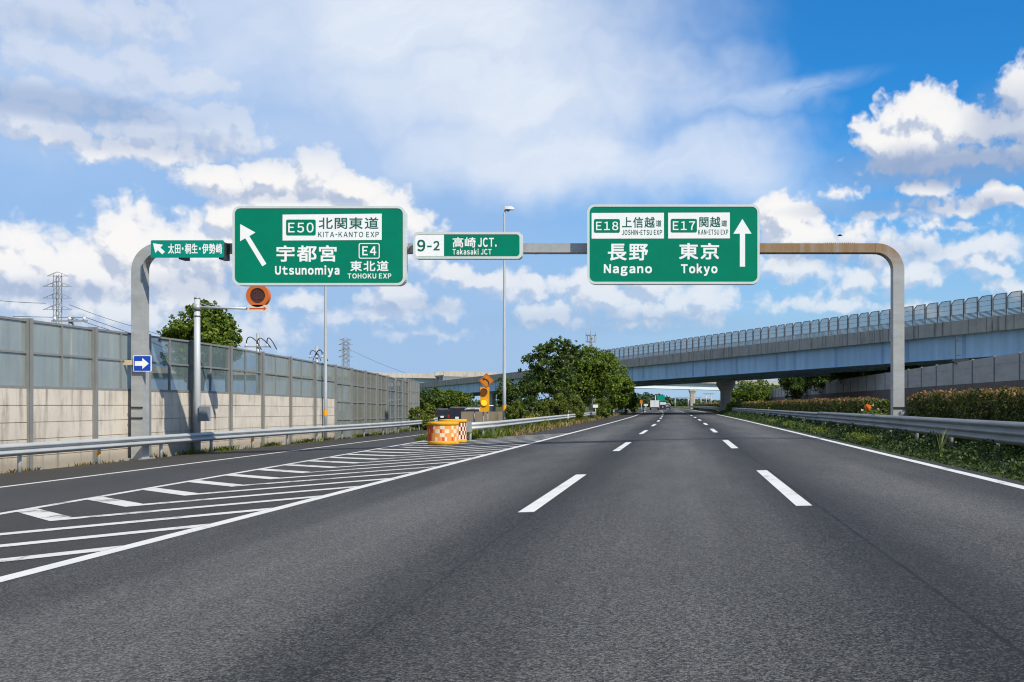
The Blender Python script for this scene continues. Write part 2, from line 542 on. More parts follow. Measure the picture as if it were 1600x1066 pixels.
M['grey_panel'] = mat('grey_panel', tinted((0.44, 0.42, 0.385), 0.14, 0.8, 0.75, stretch=(.4, .4, 2.0)))
M['galv'] = mat('galvanised_steel', tinted((0.43, 0.45, 0.46), 0.14, 2.2, 0.48, 0.35))
M['rail'] = mat('guardrail_steel', tinted((0.47, 0.49, 0.49), 0.12, 1.6, 0.5, 0.25, stretch=(1, .6, 4)))
M['shaded_rail'] = mat('shaded_guardrail', tinted((0.27, 0.285, 0.29), 0.18, 1.3, 0.6, 0.15, stretch=(1, .5, 4)))  # darker copy of the rail steel, shade of the right-hand rails put into colour
M['post_grey'] = mat('barrier_steel', tinted((0.235, 0.24, 0.235), 0.12, 1.4, 0.6, 0.1))
M['rust_tube'] = mat('rusty_tube', rusty((0.40, 0.41, 0.405)))
M['pole'] = mat('painted_pole', tinted((0.50, 0.53, 0.55), 0.10, 1.2, 0.5, 0.1))
M['box_grey'] = mat('cabinet_grey', tinted((0.20, 0.235, 0.27), 0.1, 2, 0.5))
M['fence_frame'] = mat('fence_frame', tinted((0.11, 0.115, 0.125), 0.15, 2, 0.55))
M['dark_metal'] = mat('dark_metal', tinted((0.035, 0.037, 0.042), 0.2, 4, 0.5))
M['pylon'] = mat('pylon_steel', tinted((0.30, 0.315, 0.34), 0.1, .3, 0.6))
M['insulator'] = mat('insulator_white', tinted((0.7, 0.7, 0.7), 0.08, 5, 0.3))
M['blue_steel'] = mat('blue_girder', tinted((0.36, 0.57, 0.77), 0.14, 0.9, 0.5, stretch=(1, 1, .14)))
M['blue_dark'] = mat('blue_girder_rib', tinted((0.25, 0.43, 0.62), 0.09, 0.6, 0.5))
M['teal_steel'] = mat('pale_teal_girder', tinted((0.36, 0.48, 0.50), 0.08, 0.3, 0.5))
M['pale_steel'] = mat('pale_girder', tinted((0.66, 0.73, 0.73), 0.06, 0.3, 0.5))
M['glass'] = mat('barrier_panel', panel_fn((0.36, 0.41, 0.395), 0.36, 0.28))
M['glass_clear'] = mat('clear_panel', panel_fn((0.23, 0.30, 0.31), 0.58, 0.15))
M['glass_olive'] = mat('olive_panel', panel_fn((0.27, 0.27, 0.22), 0.22, 0.3))
M['fence_sheet'] = mat('fence_sheet', panel_fn((0.60, 0.62, 0.65), 0.64, 0.3))
M['sign_green'] = mat('sign_green', tinted((0.0008, 0.215, 0.125), 0.07, 1.2, 0.5, 0, 0.12))
M['sign_teal'] = mat('sign_teal', tinted((0.002, 0.27, 0.20), 0.06, 1.2, 0.5, 0, 0.15))
M['sign_white'] = mat('sign_white', tinted((0.94, 0.94, 0.92), 0.03, 1.5, 0.4))
M['sign_ink'] = mat('sign_dark_green', tinted((0.006, 0.135, 0.100), 0.05, 2, 0.45))
M['sign_frame'] = mat('sign_frame', tinted((0.66, 0.72, 0.69), 0.07, 1.0, 0.45, 0.1))
M['sign_blue'] = mat('sign_blue', tinted((0.008, 0.07, 0.48), 0.05, 2, 0.4))
M['beige'] = mat('beige_board', tinted((0.62, 0.50, 0.36), 0.06, 3, 0.6))
M['orange'] = mat('sign_orange', tinted((0.66, 0.20, 0.012), 0.08, 2.5, 0.45))
M['amber_board'] = mat('amber_board', tinted((0.80, 0.36, 0.01), 0.06, 2.0, 0.45))
M['orange_ring'] = mat('orange_ring', tinted((0.62, 0.15, 0.025), 0.08, 3, 0.5))
M['display'] = mat('dark_display', tinted((0.075, 0.028, 0.026), 0.25, 9, 0.35))
M['display_mark'] = mat('display_digits', tinted((0.105, 0.042, 0.04), 0.2, 9, 0.4))
M['red_ink'] = mat('orange_red_ink', tinted((0.60, 0.09, 0.02), 0.06, 3, 0.5))
M['cream'] = mat('cream_plate', tinted((0.72, 0.68, 0.60), 0.06, 3, 0.5))
M['lamp_dark'] = mat('unlit_lamp', tinted((0.17, 0.055, 0.010), 0.2, 8, 0.25))
M['lamp_lit'] = mat('lit_amber_lamp', glow((1.0, 0.62, 0.02), 0.40))
M['drum_yellow'] = mat('drum_yellow', concrete((0.78, 0.40, 0.03), 0.30, (3, 3, .8), (0.34, 0.15, 0.02)))
M['drum_white'] = mat('drum_white', concrete((0.82, 0.72, 0.55), 0.65, (4, 4, 1.2), (0.78, 0.42, 0.14)))
M['drum_red'] = mat('drum_red', concrete((0.62, 0.07, 0.025), 0.35, (4, 4, 1.0), (0.72, 0.30, 0.10)))
M['drum_fade'] = mat('drum_faded_orange', concrete((0.84, 0.34, 0.09), 0.7, (4, 4, 1.2), (0.80, 0.20, 0.04)))
M['maroon'] = mat('drum_maroon', tinted((0.17, 0.014, 0.022), 0.2, 6, 0.5))
M['black_paint'] = mat('black_car_paint', car_paint((0.010, 0.011, 0.013)))
M['white_paint'] = mat('white_car_paint', car_paint((0.72, 0.73, 0.74)))
M['silver_paint'] = mat('silver_car_paint', car_paint((0.42, 0.44, 0.46)))
M['red_paint'] = mat('red_car_paint', car_paint((0.16, 0.03, 0.025)))
M['window'] = mat('car_window', tinted((0.012, 0.014, 0.017), 0.2, 2, 0.08, 0, 0.6))
M['tyre'] = mat('tyre_rubber', tinted((0.018, 0.018, 0.019), 0.2, 8, 0.85))
M['rim'] = mat('wheel_rim', tinted((0.45, 0.46, 0.47), 0.1, 6, 0.35, 0.7))
M['tail_red'] = mat('tail_light_red', tinted((0.42, 0.012, 0.012), 0.1, 6, 0.2))
M['plate'] = mat('number_plate', tinted((0.78, 0.79, 0.78), 0.03, 6, 0.4))
M['bark'] = mat('bark', tinted((0.085, 0.062, 0.045), 0.3, 5, 0.9, stretch=(3, 3, .6)))
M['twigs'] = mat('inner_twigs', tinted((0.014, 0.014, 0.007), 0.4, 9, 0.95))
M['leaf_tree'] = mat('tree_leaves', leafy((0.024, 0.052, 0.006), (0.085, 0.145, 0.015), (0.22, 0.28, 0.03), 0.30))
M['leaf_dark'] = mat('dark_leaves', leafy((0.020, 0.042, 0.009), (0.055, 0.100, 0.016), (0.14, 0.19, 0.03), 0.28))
M['leaf_bush'] = mat('bush_leaves', leafy((0.024, 0.048, 0.005), (0.080, 0.120, 0.012), (0.21, 0.24, 0.026), 0.24, 2.0))
M['leaf_yellow'] = mat('yellow_grass', leafy((0.085, 0.075, 0.012), (0.22, 0.19, 0.022), (0.40, 0.33, 0.05), 0.25, 2.0))
M['leaf_hedge'] = mat('hedge_leaves', leafy((0.016, 0.027, 0.005), (0.056, 0.080, 0.012), (0.155, 0.180, 0.024), 0.22, 1.6))
M['leaf_red'] = mat('red_new_leaves', leafy((0.06, 0.062, 0.013), (0.21, 0.105, 0.04), (0.40, 0.22, 0.12), 0.25, 1.6))
M['leaf_cover'] = mat('ground_cover_leaves', leafy((0.006, 0.016, 0.004), (0.020, 0.046, 0.008), (0.075, 0.115, 0.018), 0.2, 1.2))  # greens darkened so that hedge and rail shade sits in the colour
M['leaf_reed'] = mat('reed_leaves', leafy((0.12, 0.15, 0.05), (0.24, 0.28, 0.11), (0.36, 0.40, 0.18), 0.3, 2.0))
M['dry_grass'] = mat('dry_grass', leafy((0.11, 0.075, 0.03), (0.24, 0.17, 0.07), (0.38, 0.30, 0.13), 0.25, 0.8))
M['petal_orange'] = mat('orange_petals', leafy((0.62, 0.13, 0.012), (0.82, 0.22, 0.02), (0.9, 0.34, 0.05), 0.2, 4))
M['petal_white'] = mat('white_petals', leafy((0.6, 0.6, 0.5), (0.75, 0.75, 0.68), (0.85, 0.85, 0.8), 0.2, 4))
M['hill'] = mat('wooded_hill', leafy((0.028, 0.055, 0.022), (0.055, 0.095, 0.035), (0.10, 0.14, 0.05), 0.1, 0.05))


# ------------------------------------------------------------------ mesh helpers
class MB:
    def __init__(s):
        s.v, s.f, s.mi, s.sm = [], [], [], []

    def add(s, verts, faces, m=0, smooth=False):
        o = len(s.v)
        s.v += [tuple(p) for p in verts]
        for f in faces:
            s.f.append([i + o for i in f])
            s.mi.append(m)
            s.sm.append(smooth)
        return s

    def box(s, x0, x1, y0, y1, z0, z1, m=0):
        v = [(x, y, z) for z in (z0, z1) for y in (y0, y1) for x in (x0, x1)]
        return s.add(v, [(0, 2, 3, 1), (4, 5, 7, 6), (0, 1, 5, 4), (2, 6, 7, 3), (0, 4, 6, 2), (1, 3, 7, 5)], m)

    def obox(s, c, ax, ay, az, m=0):
        """box from centre and three half-axis vectors"""
        c, ax, ay, az = map(Vector, (c, ax, ay, az))
        v = [c + ax * i + ay * j + az * k for k in (-1, 1) for j in (-1, 1) for i in (-1, 1)]
        return s.add(v, [(0, 2, 3, 1), (4, 5, 7, 6), (0, 1, 5, 4), (2, 6, 7, 3), (0, 4, 6, 2), (1, 3, 7, 5)], m)

    def bar(s, p0, p1, w, m=0, d=None):
        """square bar between two points"""
        p0, p1 = Vector(p0), Vector(p1)
        t = (p1 - p0)
        L = t.length
        t.normalize()
        u = t.cross(Vector((0, 0, 1)))
        if u.length < 1e-3:
            u = Vector((1, 0, 0))
        u.normalize()
        n = t.cross(u)
        return s.obox((p0 + p1) / 2, t * L / 2, u * w / 2, n * (d or w) / 2, m)

    def tube(s, pts, rad, n=10, m=0, caps=True, smooth=True):
        """round tube through points; rad is one radius or one per point"""
        pts = [Vector(p) for p in pts]
        rs = rad if isinstance(rad, (list, tuple)) else [rad] * len(pts)
        ref = None
        verts = []
        for i, p in enumerate(pts):
            t = (pts[min(i + 1, len(pts) - 1)] - pts[max(i - 1, 0)]).normalized()
            if ref is None:
                ref = Vector((0, 1, 0)) if abs(t.y) < 0.9 else Vector((1, 0, 0))
            u = (ref - t * ref.dot(t)).normalized()
            ref = u
            w = t.cross(u)
            for k in range(n):
                a = 2 * math.pi * k / n
                verts.append(p + (u * math.cos(a) + w * math.sin(a)) * rs[i])
        faces = []
        for i in range(len(pts) - 1):
            for k in range(n):
                a, b = i * n + k, i * n + (k + 1) % n
                faces.append((a, b, b + n, a + n))
        s.add(verts, faces, m, smooth)
        if caps:
            o = len(s.v) - len(verts)
            s.f.append([o + k for k in range(n)][::-1]); s.mi.append(m); s.sm.append(False)
            e = o + (len(pts) - 1) * n
            s.f.append([e + k for k in range(n)]); s.mi.append(m); s.sm.append(False)
        return s

    def lathe(s, c, prof, n=24, m=0, smooth=True):
        """profile of (radius, height) turned about a vertical axis at c; closed top and bottom"""
        cx, cy, cz = c
        verts = [(cx + r * math.cos(2 * math.pi * k / n), cy + r * math.sin(2 * math.pi * k / n), cz + h) for r, h in prof for k in range(n)]
        faces = []
        for i in range(len(prof) - 1):
            for k in range(n):
                a, b = i * n + k, i * n + (k + 1) % n
                faces.append((a, b, b + n, a + n))
        s.add(verts, faces, m, smooth)
        o = len(s.v) - len(verts)
        s.f.append([o + k for k in range(n)][::-1]); s.mi.append(m); s.sm.append(False)
        e = o + (len(prof) - 1) * n
        s.f.append([e + k for k in range(n)]); s.mi.append(m); s.sm.append(False)
        return s

    def prism_y(s, pts, y0, y1, m=0):
        """polygon in the xz plane (counter-clockwise seen from -Y) given thickness along Y"""
        n = len(pts)
        v = [(x, y0, z) for x, z in pts] + [(x, y1, z) for x, z in pts]
        f = [tuple(range(n)), tuple(range(2 * n - 1, n - 1, -1))]
        f += [(i, i + n, (i + 1) % n + n, (i + 1) % n) for i in range(n)]
        return s.add(v, f, m)

    def ring_y(s, outer, inner, y0, y1, m=0):
        """frame between two outlines with equal point counts, thickness along Y"""
        n = len(outer)
        v = [(x, y, z) for y in (y0, y1) for L in (outer, inner) for x, z in L]
        f = []
        for i in range(n):
            j = (i + 1) % n
            f.append((i, j, n + j, n + i))
            f.append((2 * n + i, 3 * n + i, 3 * n + j, 2 * n + j))
            f.append((i, 2 * n + i, 2 * n + j, j))
            f.append((n + i, n + j, 3 * n + j, 3 * n + i))
        return s.add(v, f, m)

    def sweep(s, prof, path, m=0, closed=True, smooth=False, caps=True, mats=None):
        """profile [(u, v)] carried along path [(point, side vector)]; v is up"""
        n = len(prof)
        verts = []
        for p, sd_ in path:
            p, sd_ = Vector(p), Vector(sd_)
            for u, v in prof:
                verts.append(p + sd_ * u + Vector((0, 0, v)))
        o = len(s.v)
        s.v += [tuple(q) for q in verts]
        rng = n if closed else n - 1
        for i in range(len(path) - 1):
            for k in range(rng):
                a, b = o + i * n + k, o + i * n + (k + 1) % n
                s.f.append([a, b, b + n, a + n]); s.mi.append(mats[k] if mats else m); s.sm.append(smooth)
        if closed and caps:
            e = o + (len(path) - 1) * n
            s.f.append([o + k for k in range(n)][::-1]); s.mi.append(m); s.sm.append(False)
            s.f.append([e + k for k in range(n)]); s.mi.append(m); s.sm.append(False)
        return s

    def build(s, name, mats, parent=None, origin=None, local=False):
        if not isinstance(mats, (list, tuple)):
            mats = [mats]
        off = Vector((0, 0, 0))
        if parent is not None and not local:
            r = parent
            while r.parent:
                r = r.parent
            off = r.location.copy()
        elif origin is not None:
            off = Vector(origin)
        me = bpy.data.meshes.new(name)
        me.from_pydata([(a - off.x, b - off.y, c - off.z) for a, b, c in s.v], [], s.f)
        for q in mats:
            me.materials.append(M[q] if isinstance(q, str) else q)
        me.polygons.foreach_set('material_index', s.mi)
        me.polygons.foreach_set('use_smooth', s.sm)
        me.update()
        o = bpy.data.objects.new(name, me)
        COL.objects.link(o)
        if parent is not None:
            o.parent = parent
        elif origin is not None:
            o.location = origin
        return o


def thing(name, label, cat, loc=(0, 0, 0), rz=0.0, group=None):
    o = bpy.data.objects.new(name, None)
    o.empty_display_size = 0.3
    COL.objects.link(o)
    o.location = loc
    o.rotation_euler = (0, 0, rz)
    tag(o, label, cat, group)
    return o


def tag(o, label, cat, group=None):
    o['label'] = label
    o['category'] = cat
    if group:
        o['group'] = group
    return o


def struct(o):
    o['kind'] = 'structure'
    return o


def stuff(o, label, cat):
    o['kind'] = 'stuff'
    o['label'] = label
    o['category'] = cat
    return o


def dup(root, loc, rz=None, label=None):
    r = root.copy()
    COL.objects.link(r)
    r.location = loc
    if rz is not None:
        r.rotation_euler = (0, 0, rz)
    if label:
        r['label'] = label
    for ch in list(root.children):
        c = ch.copy()
        COL.objects.link(c)
        c.parent = r
        for g in ch.children:
            d = g.copy()
            COL.objects.link(d)
            d.parent = c
    return r


# ------------------------------------------------------------------ lie of the land
def P(px, py, Y):
    """point of the place seen at picture point (px, py) at depth Y"""
    return Vector(((px - PX) / F * Y, Y, CH + (PY - py) / F * Y))


def gz(x):
    """height of the paved ground: one cross fall down to the left, steeper on the slip road"""
    if x > 5.6:
        return 0.13
    if x > -5.9:
        return 0.0232 * x
    return max(0.0315 * x + 0.049, -0.80)


def bend(Y):
    return -(max(0.0, Y - 60.0) ** 2) / 15000.0


def ramp_l(Y):
    return -15.35 - 0.018 * (min(Y, 70) - 24) - max(0.0, Y - 62) ** 2 / 300.0


def ramp_r(Y):
    return -10.5 - 0.05 * (min(Y, 62) - 16) - max(0.0, Y - 70) ** 2 / 320.0 - max(0.0, min(Y, 70) - 62) * 0.02


def rail_l(Y):
    return -19.0 - max(0.0, Y - 66) ** 2 / 300.0


def wall_l(Y):
    return -19.95 - max(0.0, Y - 57) ** 2 / 450.0


def strip(name, fl, fr, ys, dz, m, nx=6):
    """sheet between two edges, following the ground"""
    mb = MB()
    rows = []
    for Y in ys:
        a, b = fl(Y), fr(Y)
        xs = sorted(set([a + (b - a) * i / nx for i in range(nx + 1)] + [q for q in (-5.9, 5.6) if a < q < b]))
        rows.append((Y, a, b))
    for (Y0, a0, b0), (Y1, a1, b1) in zip(rows, rows[1:]):
        ts = [i / nx for i in range(nx + 1)]
        for t0, t1 in zip(ts, ts[1:]):
            q = [(a0 + (b0 - a0) * t0, Y0), (a0 + (b0 - a0) * t1, Y0), (a1 + (b1 - a1) * t1, Y1), (a1 + (b1 - a1) * t0, Y1)]
            mb.add([(x, y, gz(x) + dz) for x, y in q], [(0, 1, 2, 3)])
    return mb.build(name, m)

# ------------------------------------------------------------------ ground, roads, markings
def frange(a, b, st):
    n = max(1, int(round((b - a) / st)))
    return [a + (b - a) * i / n for i in range(n + 1)]


YS = frange(-14, 60, 6) + frange(66, 330, 8) + frange(350, 640, 20)
xs = [-3000, -900, -300, -120, -60, -32, -26, -22, -19.4, -16, -13, -9, -5.9, 0, 5.6, 8, 11, 22, 60, 200, 900, 3000]
ysg = [-60, -20, 0, 20, 40, 60, 80, 100, 140, 200, 300, 450, 700, 1200, 2500, 6000]
mb = MB()
for i in range(len(xs) - 1):
    for j in range(len(ysg) - 1):
        q = [(xs[i], ysg[j]), (xs[i + 1], ysg[j]), (xs[i + 1], ysg[j + 1]), (xs[i], ysg[j + 1])]
        mb.add([(x, y, gz(x) - 0.05) for x, y in q], [(0, 1, 2, 3)])
struct(mb.build('ground', 'grass_ground'))

struct(strip('main_road', lambda Y: -5.9 + bend(Y), lambda Y: 5.72 + bend(Y), YS, 0.0, 'asphalt', 4))
struct(strip('slip_road', ramp_l, ramp_r, [Y for Y in YS if Y < 190], 0.0, 'ramp_asphalt', 4))
struct(strip('slip_road_shoulder', lambda Y: -19.35 - max(0.0, Y - 62) ** 2 / 300.0, ramp_l, [Y for Y in YS if Y < 190], 0.0, 'shoulder', 3))
struct(strip('gore_pavement', lambda Y: ramp_r(Y), lambda Y: -5.9, [Y for Y in YS if Y <= 54] + [57], 0.0, 'gore_asphalt', 4))
struct(strip('main_road_shoulder', lambda Y: -8.3 + bend(Y), lambda Y: -5.9 + bend(Y), [57] + [Y for Y in YS if Y > 57], 0.0, 'shoulder', 2))
struct(strip('opposite_road', lambda Y: 10.6 + bend(Y), lambda Y: 21.3 + bend(Y), YS, 0.0, 'asphalt', 2))

# continuous edge lines and broken lane lines
DZ = 0.004
def edge_line(fx, w, ys, m='paint'):
    return struct(strip('edge_line', lambda Y: fx(Y) - w / 2, lambda Y: fx(Y) + w / 2, ys, DZ, m, 1))
fine = frange(-10, 60, 4) + frange(64, 330, 7) + frange(345, 600, 15)
edge_line(lambda Y: 5.36 + bend(Y), 0.20, fine)
edge_line(lambda Y: -6.08 + 0.005 * min(Y, 130) + bend(Y), 0.22, fine)
edge_line(lambda Y: ramp_l(Y) + 0.25, 0.20, frange(-10, 160, 4))
edge_line(lambda Y: ramp_r(Y) - 0.02, 0.20, frange(-10, 160, 4), 'old_paint')


def lane_line(x0):
    mb = MB()
    for k in range(-1, 28):
        ya = 14.35 + k * 18.75
        yb = ya + 7.7
        for a, b in ((ya, (ya + yb) / 2), ((ya + yb) / 2, yb)):
            xa, xb = x0(a) + bend(a), x0(b) + bend(b)
            q = [(xa - .11, a), (xa + .11, a), (xb + .11, b), (xb - .11, b)]
            mb.add([(x, y, gz(x) + DZ) for x, y in q], [(0, 1, 2, 3)])
    return struct(mb.build('lane_line', 'paint'))
lane_line(lambda Y: -2.16 + 0.006 * min(Y, 80))
lane_line(lambda Y: 1.66 + 0.0035 * min(Y, 80))

# chevron hatching of the gore: each band a short left arm and a long right arm
mb = MB()
main_l = lambda Y: -6.08 + 0.005 * Y - 0.11
for k in range(-9, 24):
    ya = 14.87 + k * 2.09                # apex
    xa = -8.85 - 0.015 * (ya - 15)
    wl, wr = 0.54, 0.45                  # widths measured along the road
    # left arm reaches the slip road line
    dl = 1.12                            # rise of the left arm per metre to the left
    xl = ramp_r(ya + 1.8) + 0.08
    yl = ya + (xa - xl) * dl
    # right arm reaches the main line
    dr = 1.0
    xr = main_l(ya + 2.9)
    yr = ya + (xr - xa) * dr
    if yl > 56 or ya < -4:
        continue
    def band(x0, y0, x1, y1, w0, w1, n=4):
        for i in range(n):
            t0, t1 = i / n, (i + 1) / n
            pts = []
            for t, lo in ((t0, 1), (t1, 1), (t1, 0), (t0, 0)):
                x = x0 + (x1 - x0) * t
                y = y0 + (y1 - y0) * t
                w = w0 + (w1 - w0) * t
                pts.append((x, y - (0 if not lo else 0) + (w if not lo else 0)))
            if max(p[1] for p in pts) > 56.5:
                continue
            mb.add([(x, y, gz(x) + DZ + .0025) for x, y in pts], [(0, 1, 2, 3)])
    band(xl, yl, xa, ya, wl, wl, 3)
    band(xa, ya, xr, yr, wr, wr, 5)
struct(mb.build('chevron_marking', 'old_paint'))

# far wooded hills on the horizon
rng = np.random.default_rng(5)


def leaf_arrays(cen, rad, n, size, rng, up=0.35, rnd=0.9, shell=0.55, asp=0.55, minz=None):
    """n small leaf quads spread through the outer part of clumps (cen Nx3, rad Nx3)"""
    cen, rad = np.asarray(cen, float), np.asarray(rad, float)
    if rad.ndim == 1:
        rad = np.repeat(rad[:, None], 3, 1)
    w = (rad.prod(1)) ** (2 / 3)
    idx = rng.choice(len(cen), n, p=w / w.sum())
    d = rng.normal(size=(n, 3))
    d /= np.linalg.norm(d, axis=1)[:, None]
    rr = shell + (1 - shell) * rng.random(n) ** 0.7
    pos = cen[idx] + d * rad[idx] * rr[:, None]
    if minz is not None:
        pos[:, 2] = np.maximum(pos[:, 2], minz + rng.random(n) * 0.3)
    nor = d + rng.normal(size=(n, 3)) * rnd + np.array([0, 0, up])
    return leaf_quads(pos, nor, size, rng, asp)


def leaf_quads(pos, nor, size, rng, asp=0.55):
    n = len(pos)
    nor = nor / np.maximum(np.linalg.norm(nor, axis=1), 1e-6)[:, None]
    r = rng.normal(size=(n, 3))
    a = np.cross(nor, r)
    a /= np.maximum(np.linalg.norm(a, axis=1), 1e-6)[:, None]
    b = np.cross(nor, a)
    s = (size * (0.6 + 0.8 * rng.random(n)))[:, None] if np.isscalar(size) else size[:, None]
    v = np.stack([pos - a * s * .5, pos + b * s * asp * .5 + a * s * .08, pos + a * s * .5, pos - b * s * asp * .5 + a * s * .08], 1)
    return v.reshape(-1, 3)


def leaf_obj(name, V, m, parent=None, origin=None, local=False):
    V = np.asarray(V, float)
    off = np.zeros(3)
    if parent is not None and not local:
        r = parent
        while r.parent:
            r = r.parent
        off = np.array(r.location)
    elif origin is not None:
        off = np.array(origin, float)
    V = V - off
    n = len(V)
    me = bpy.data.meshes.new(name)
    me.vertices.add(n)
    me.vertices.foreach_set('co', V.ravel())
    me.loops.add(n)
    me.loops.foreach_set('vertex_index', np.arange(n, dtype=np.int32))
    me.polygons.add(n // 4)
    me.polygons.foreach_set('loop_start', np.arange(0, n, 4, dtype=np.int32))
    me.materials.append(M[m])
    me.update(calc_edges=True)
    me.validate()
    o = bpy.data.objects.new(name, me)
    COL.objects.link(o)
    if parent is not None:
        o.parent = parent
    elif origin is not None:
        o.location = origin
    return o


hc, hr = [], []
for i in range(150):
    X = -700 + 1400 * rng.random()
    Y = 820 + 160 * rng.random()
    base = 2.5 + 3.5 * rng.random()
    h = base + 4 * math.exp(-((X + 30) / 30) ** 2)
    hc.append((X, Y, h * 0.45)); hr.append((16 + 8 * rng.random(), 14, h * 0.62))
for i in range(40):
    X = -75 + 110 * rng.random()
    h = 3.5 + 6 * math.exp(-((X + 30) / 24) ** 2) * (0.75 + .4 * rng.random())
    hc.append((X, 830 + 60 * rng.random(), h * 0.5)); hr.append((9, 9, h * 0.52))
V = leaf_arrays(hc, hr, 26000, 2.6, rng, 0.5, 0.8, 0.7, 0.8, 0.0)
stuff(leaf_obj('distant_wood', V, 'hill'), 'low wooded hill far off where the road meets the horizon', 'wood')

# ------------------------------------------------------------------ lettering and signs
def glyph(ch):
    """outline of one character as (coords Nx2, faces); Latin letters use their full-width forms"""
    o_ = ord(ch)
    cu = bpy.data.curves.new('lettering', 'FONT')
    cu.body = chr(o_ + 0xFEE0) if 0x21 <= o_ <= 0x7E else ch
    cu.resolution_u = 4
    o = bpy.data.objects.new('lettering', cu)
    COL.objects.link(o)
    dg = bpy.context.evaluated_depsgraph_get()
    me = bpy.data.meshes.new_from_object(o.evaluated_get(dg))
    bpy.data.objects.remove(o)
    bpy.data.curves.remove(cu)
    co = np.empty(len(me.vertices) * 3)
    me.vertices.foreach_get('co', co)
    fs = [list(p.vertices) for p in me.polygons]
    bpy.data.meshes.remove(me)
    return co.reshape(-1, 3)[:, :2], fs


GLYPHS = {}


def lettering(body, x0, x1, y0, y1, Y, m, parent, bold=0.012, gap=0.10):
    """flat letters filling a box given in picture points, on a board at depth Y"""
    verts, faces, pen = [], [], 0.0
    n = 0
    cjk = any(ord(c) > 0x2000 for c in body)
    for ch in body:
        if ch == ' ':
            pen += 0.30
            continue
        if ch == '-':
            co, fs = np.array([(0, .33), (.30, .33), (.30, .42), (0, .42)]), [[0, 1, 2, 3]]
        else:
            if ch == 'I':
                GLYPHS[ch] = (np.array([(0, 0), (.095, 0), (.095, .735), (0, .735)]), [[0, 1, 2, 3]])
            if ch not in GLYPHS:
                GLYPHS[ch] = glyph(ch)
            co, fs = GLYPHS[ch]
        lo, hi = co[:, 0].min(), co[:, 0].max()
        if ch == '・':
            pen += .12
        verts.append(co + np.array([pen - lo, 0]))
        faces += [[i + n for i in f] for f in fs]
        n += len(co)
        pen += hi - lo + (gap * 2.3 if not cjk else gap * 1.5) + (.12 if ch == '・' else 0)
    co = np.concatenate(verts)
    lo, hi = co.min(0), co.max(0)
    a, b = P(x0, y1, Y), P(x1, y0, Y)
    r = parent
    while r.parent:
        r = r.parent
    L = r.location
    h = b.z - a.z
    e = bold * h * (1.0 if cjk else 1.35)             # stroke thickening, as four films shifted a hair
    X = a.x + e + (co[:, 0] - lo[0]) / (hi[0] - lo[0]) * (b.x - a.x - 2 * e)
    Z = a.z + e + (co[:, 1] - lo[1]) / (hi[1] - lo[1]) * (h - 2 * e)
    V, FS = [], []
    for k, (dx, dz) in enumerate(((-e, -e), (e, -e), (-e, e), (e, e), (0, 0))):
        V.append(np.stack([X + dx - L.x, np.full(len(X), Y - .0003 * k - L.y), Z + dz - L.z], 1))
        FS += [[i + k * len(X) for i in f] for f in faces]
    me = bpy.data.meshes.new('lettering')
    me.from_pydata(np.concatenate(V).tolist(), [], FS)
    me.materials.append(M[m])
    me.update()
    o = bpy.data.objects.new('lettering', me)
    COL.objects.link(o)
    o.parent = parent
    return o


def rrect(x0, x1, z0, z1, r, n=6):
    pts = []
    for cx, cz, a0 in ((x1 - r, z0 + r, -90), (x1 - r, z1 - r, 0), (x0 + r, z1 - r, 90), (x0 + r, z0 + r, 180)):
        for i in range(n + 1):
            a = R(a0 + 90 * i / n)
            pts.append((cx + r * math.cos(a), cz + r * math.sin(a)))
    return pts


def px_rrect(x0, x1, y0, y1, Y, r):
    a, b = P(x0, y1, Y), P(x1, y0, Y)
    return rrect(a.x, b.x, a.z, b.z, r)


def px_poly(pts, Y):
    out = [(P(x, y, Y).x, P(x, y, Y).z) for x, y in pts]
    area = sum(out[i][0] * out[(i + 1) % len(out)][1] - out[(i + 1) % len(out)][0] * out[i][1] for i in range(len(out)))
    return out if area > 0 else out[::-1]


YS0 = 37.45      # front of the sign boards
YG = 38.0        # front of the gantry


def big_sign(name, label, box, r, fw, depth, face='sign_green'):
    x0, x1, y0, y1 = box
    base = P((x0 + x1) / 2, y1, YS0)
    t = thing(name, label, 'road sign', base)
    o = px_rrect(x0, x1, y0, y1, YS0, r)
    i_ = px_rrect(x0 + fw, x1 - fw, y0 + fw, y1 - fw, YS0, r * .75)
    MB().ring_y(o, i_, YS0, YS0 + depth).build('frame', 'sign_frame', t)
    f = MB().prism_y(i_, YS0 + 0.012, YS0 + 0.05).build('board', face, t)
    MB().prism_y(px_rrect(x0 + fw, x1 - fw, y0 + fw, y1 - fw, YS0, r * .7), YS0 + depth - 0.06, YS0 + depth - .01).build('back_plate', 'galv', t)
    for k in (0.2, 0.8):
        X = P(x0 + (x1 - x0) * k, y0, YS0).x
        MB().box(X - .06, X + .06, YS0 + depth + .002, YG - .006, 6.75, 7.35).build('bracket', 'galv', t)
    return t, f


YT = YS0 + 0.008   # plane of the lettering films

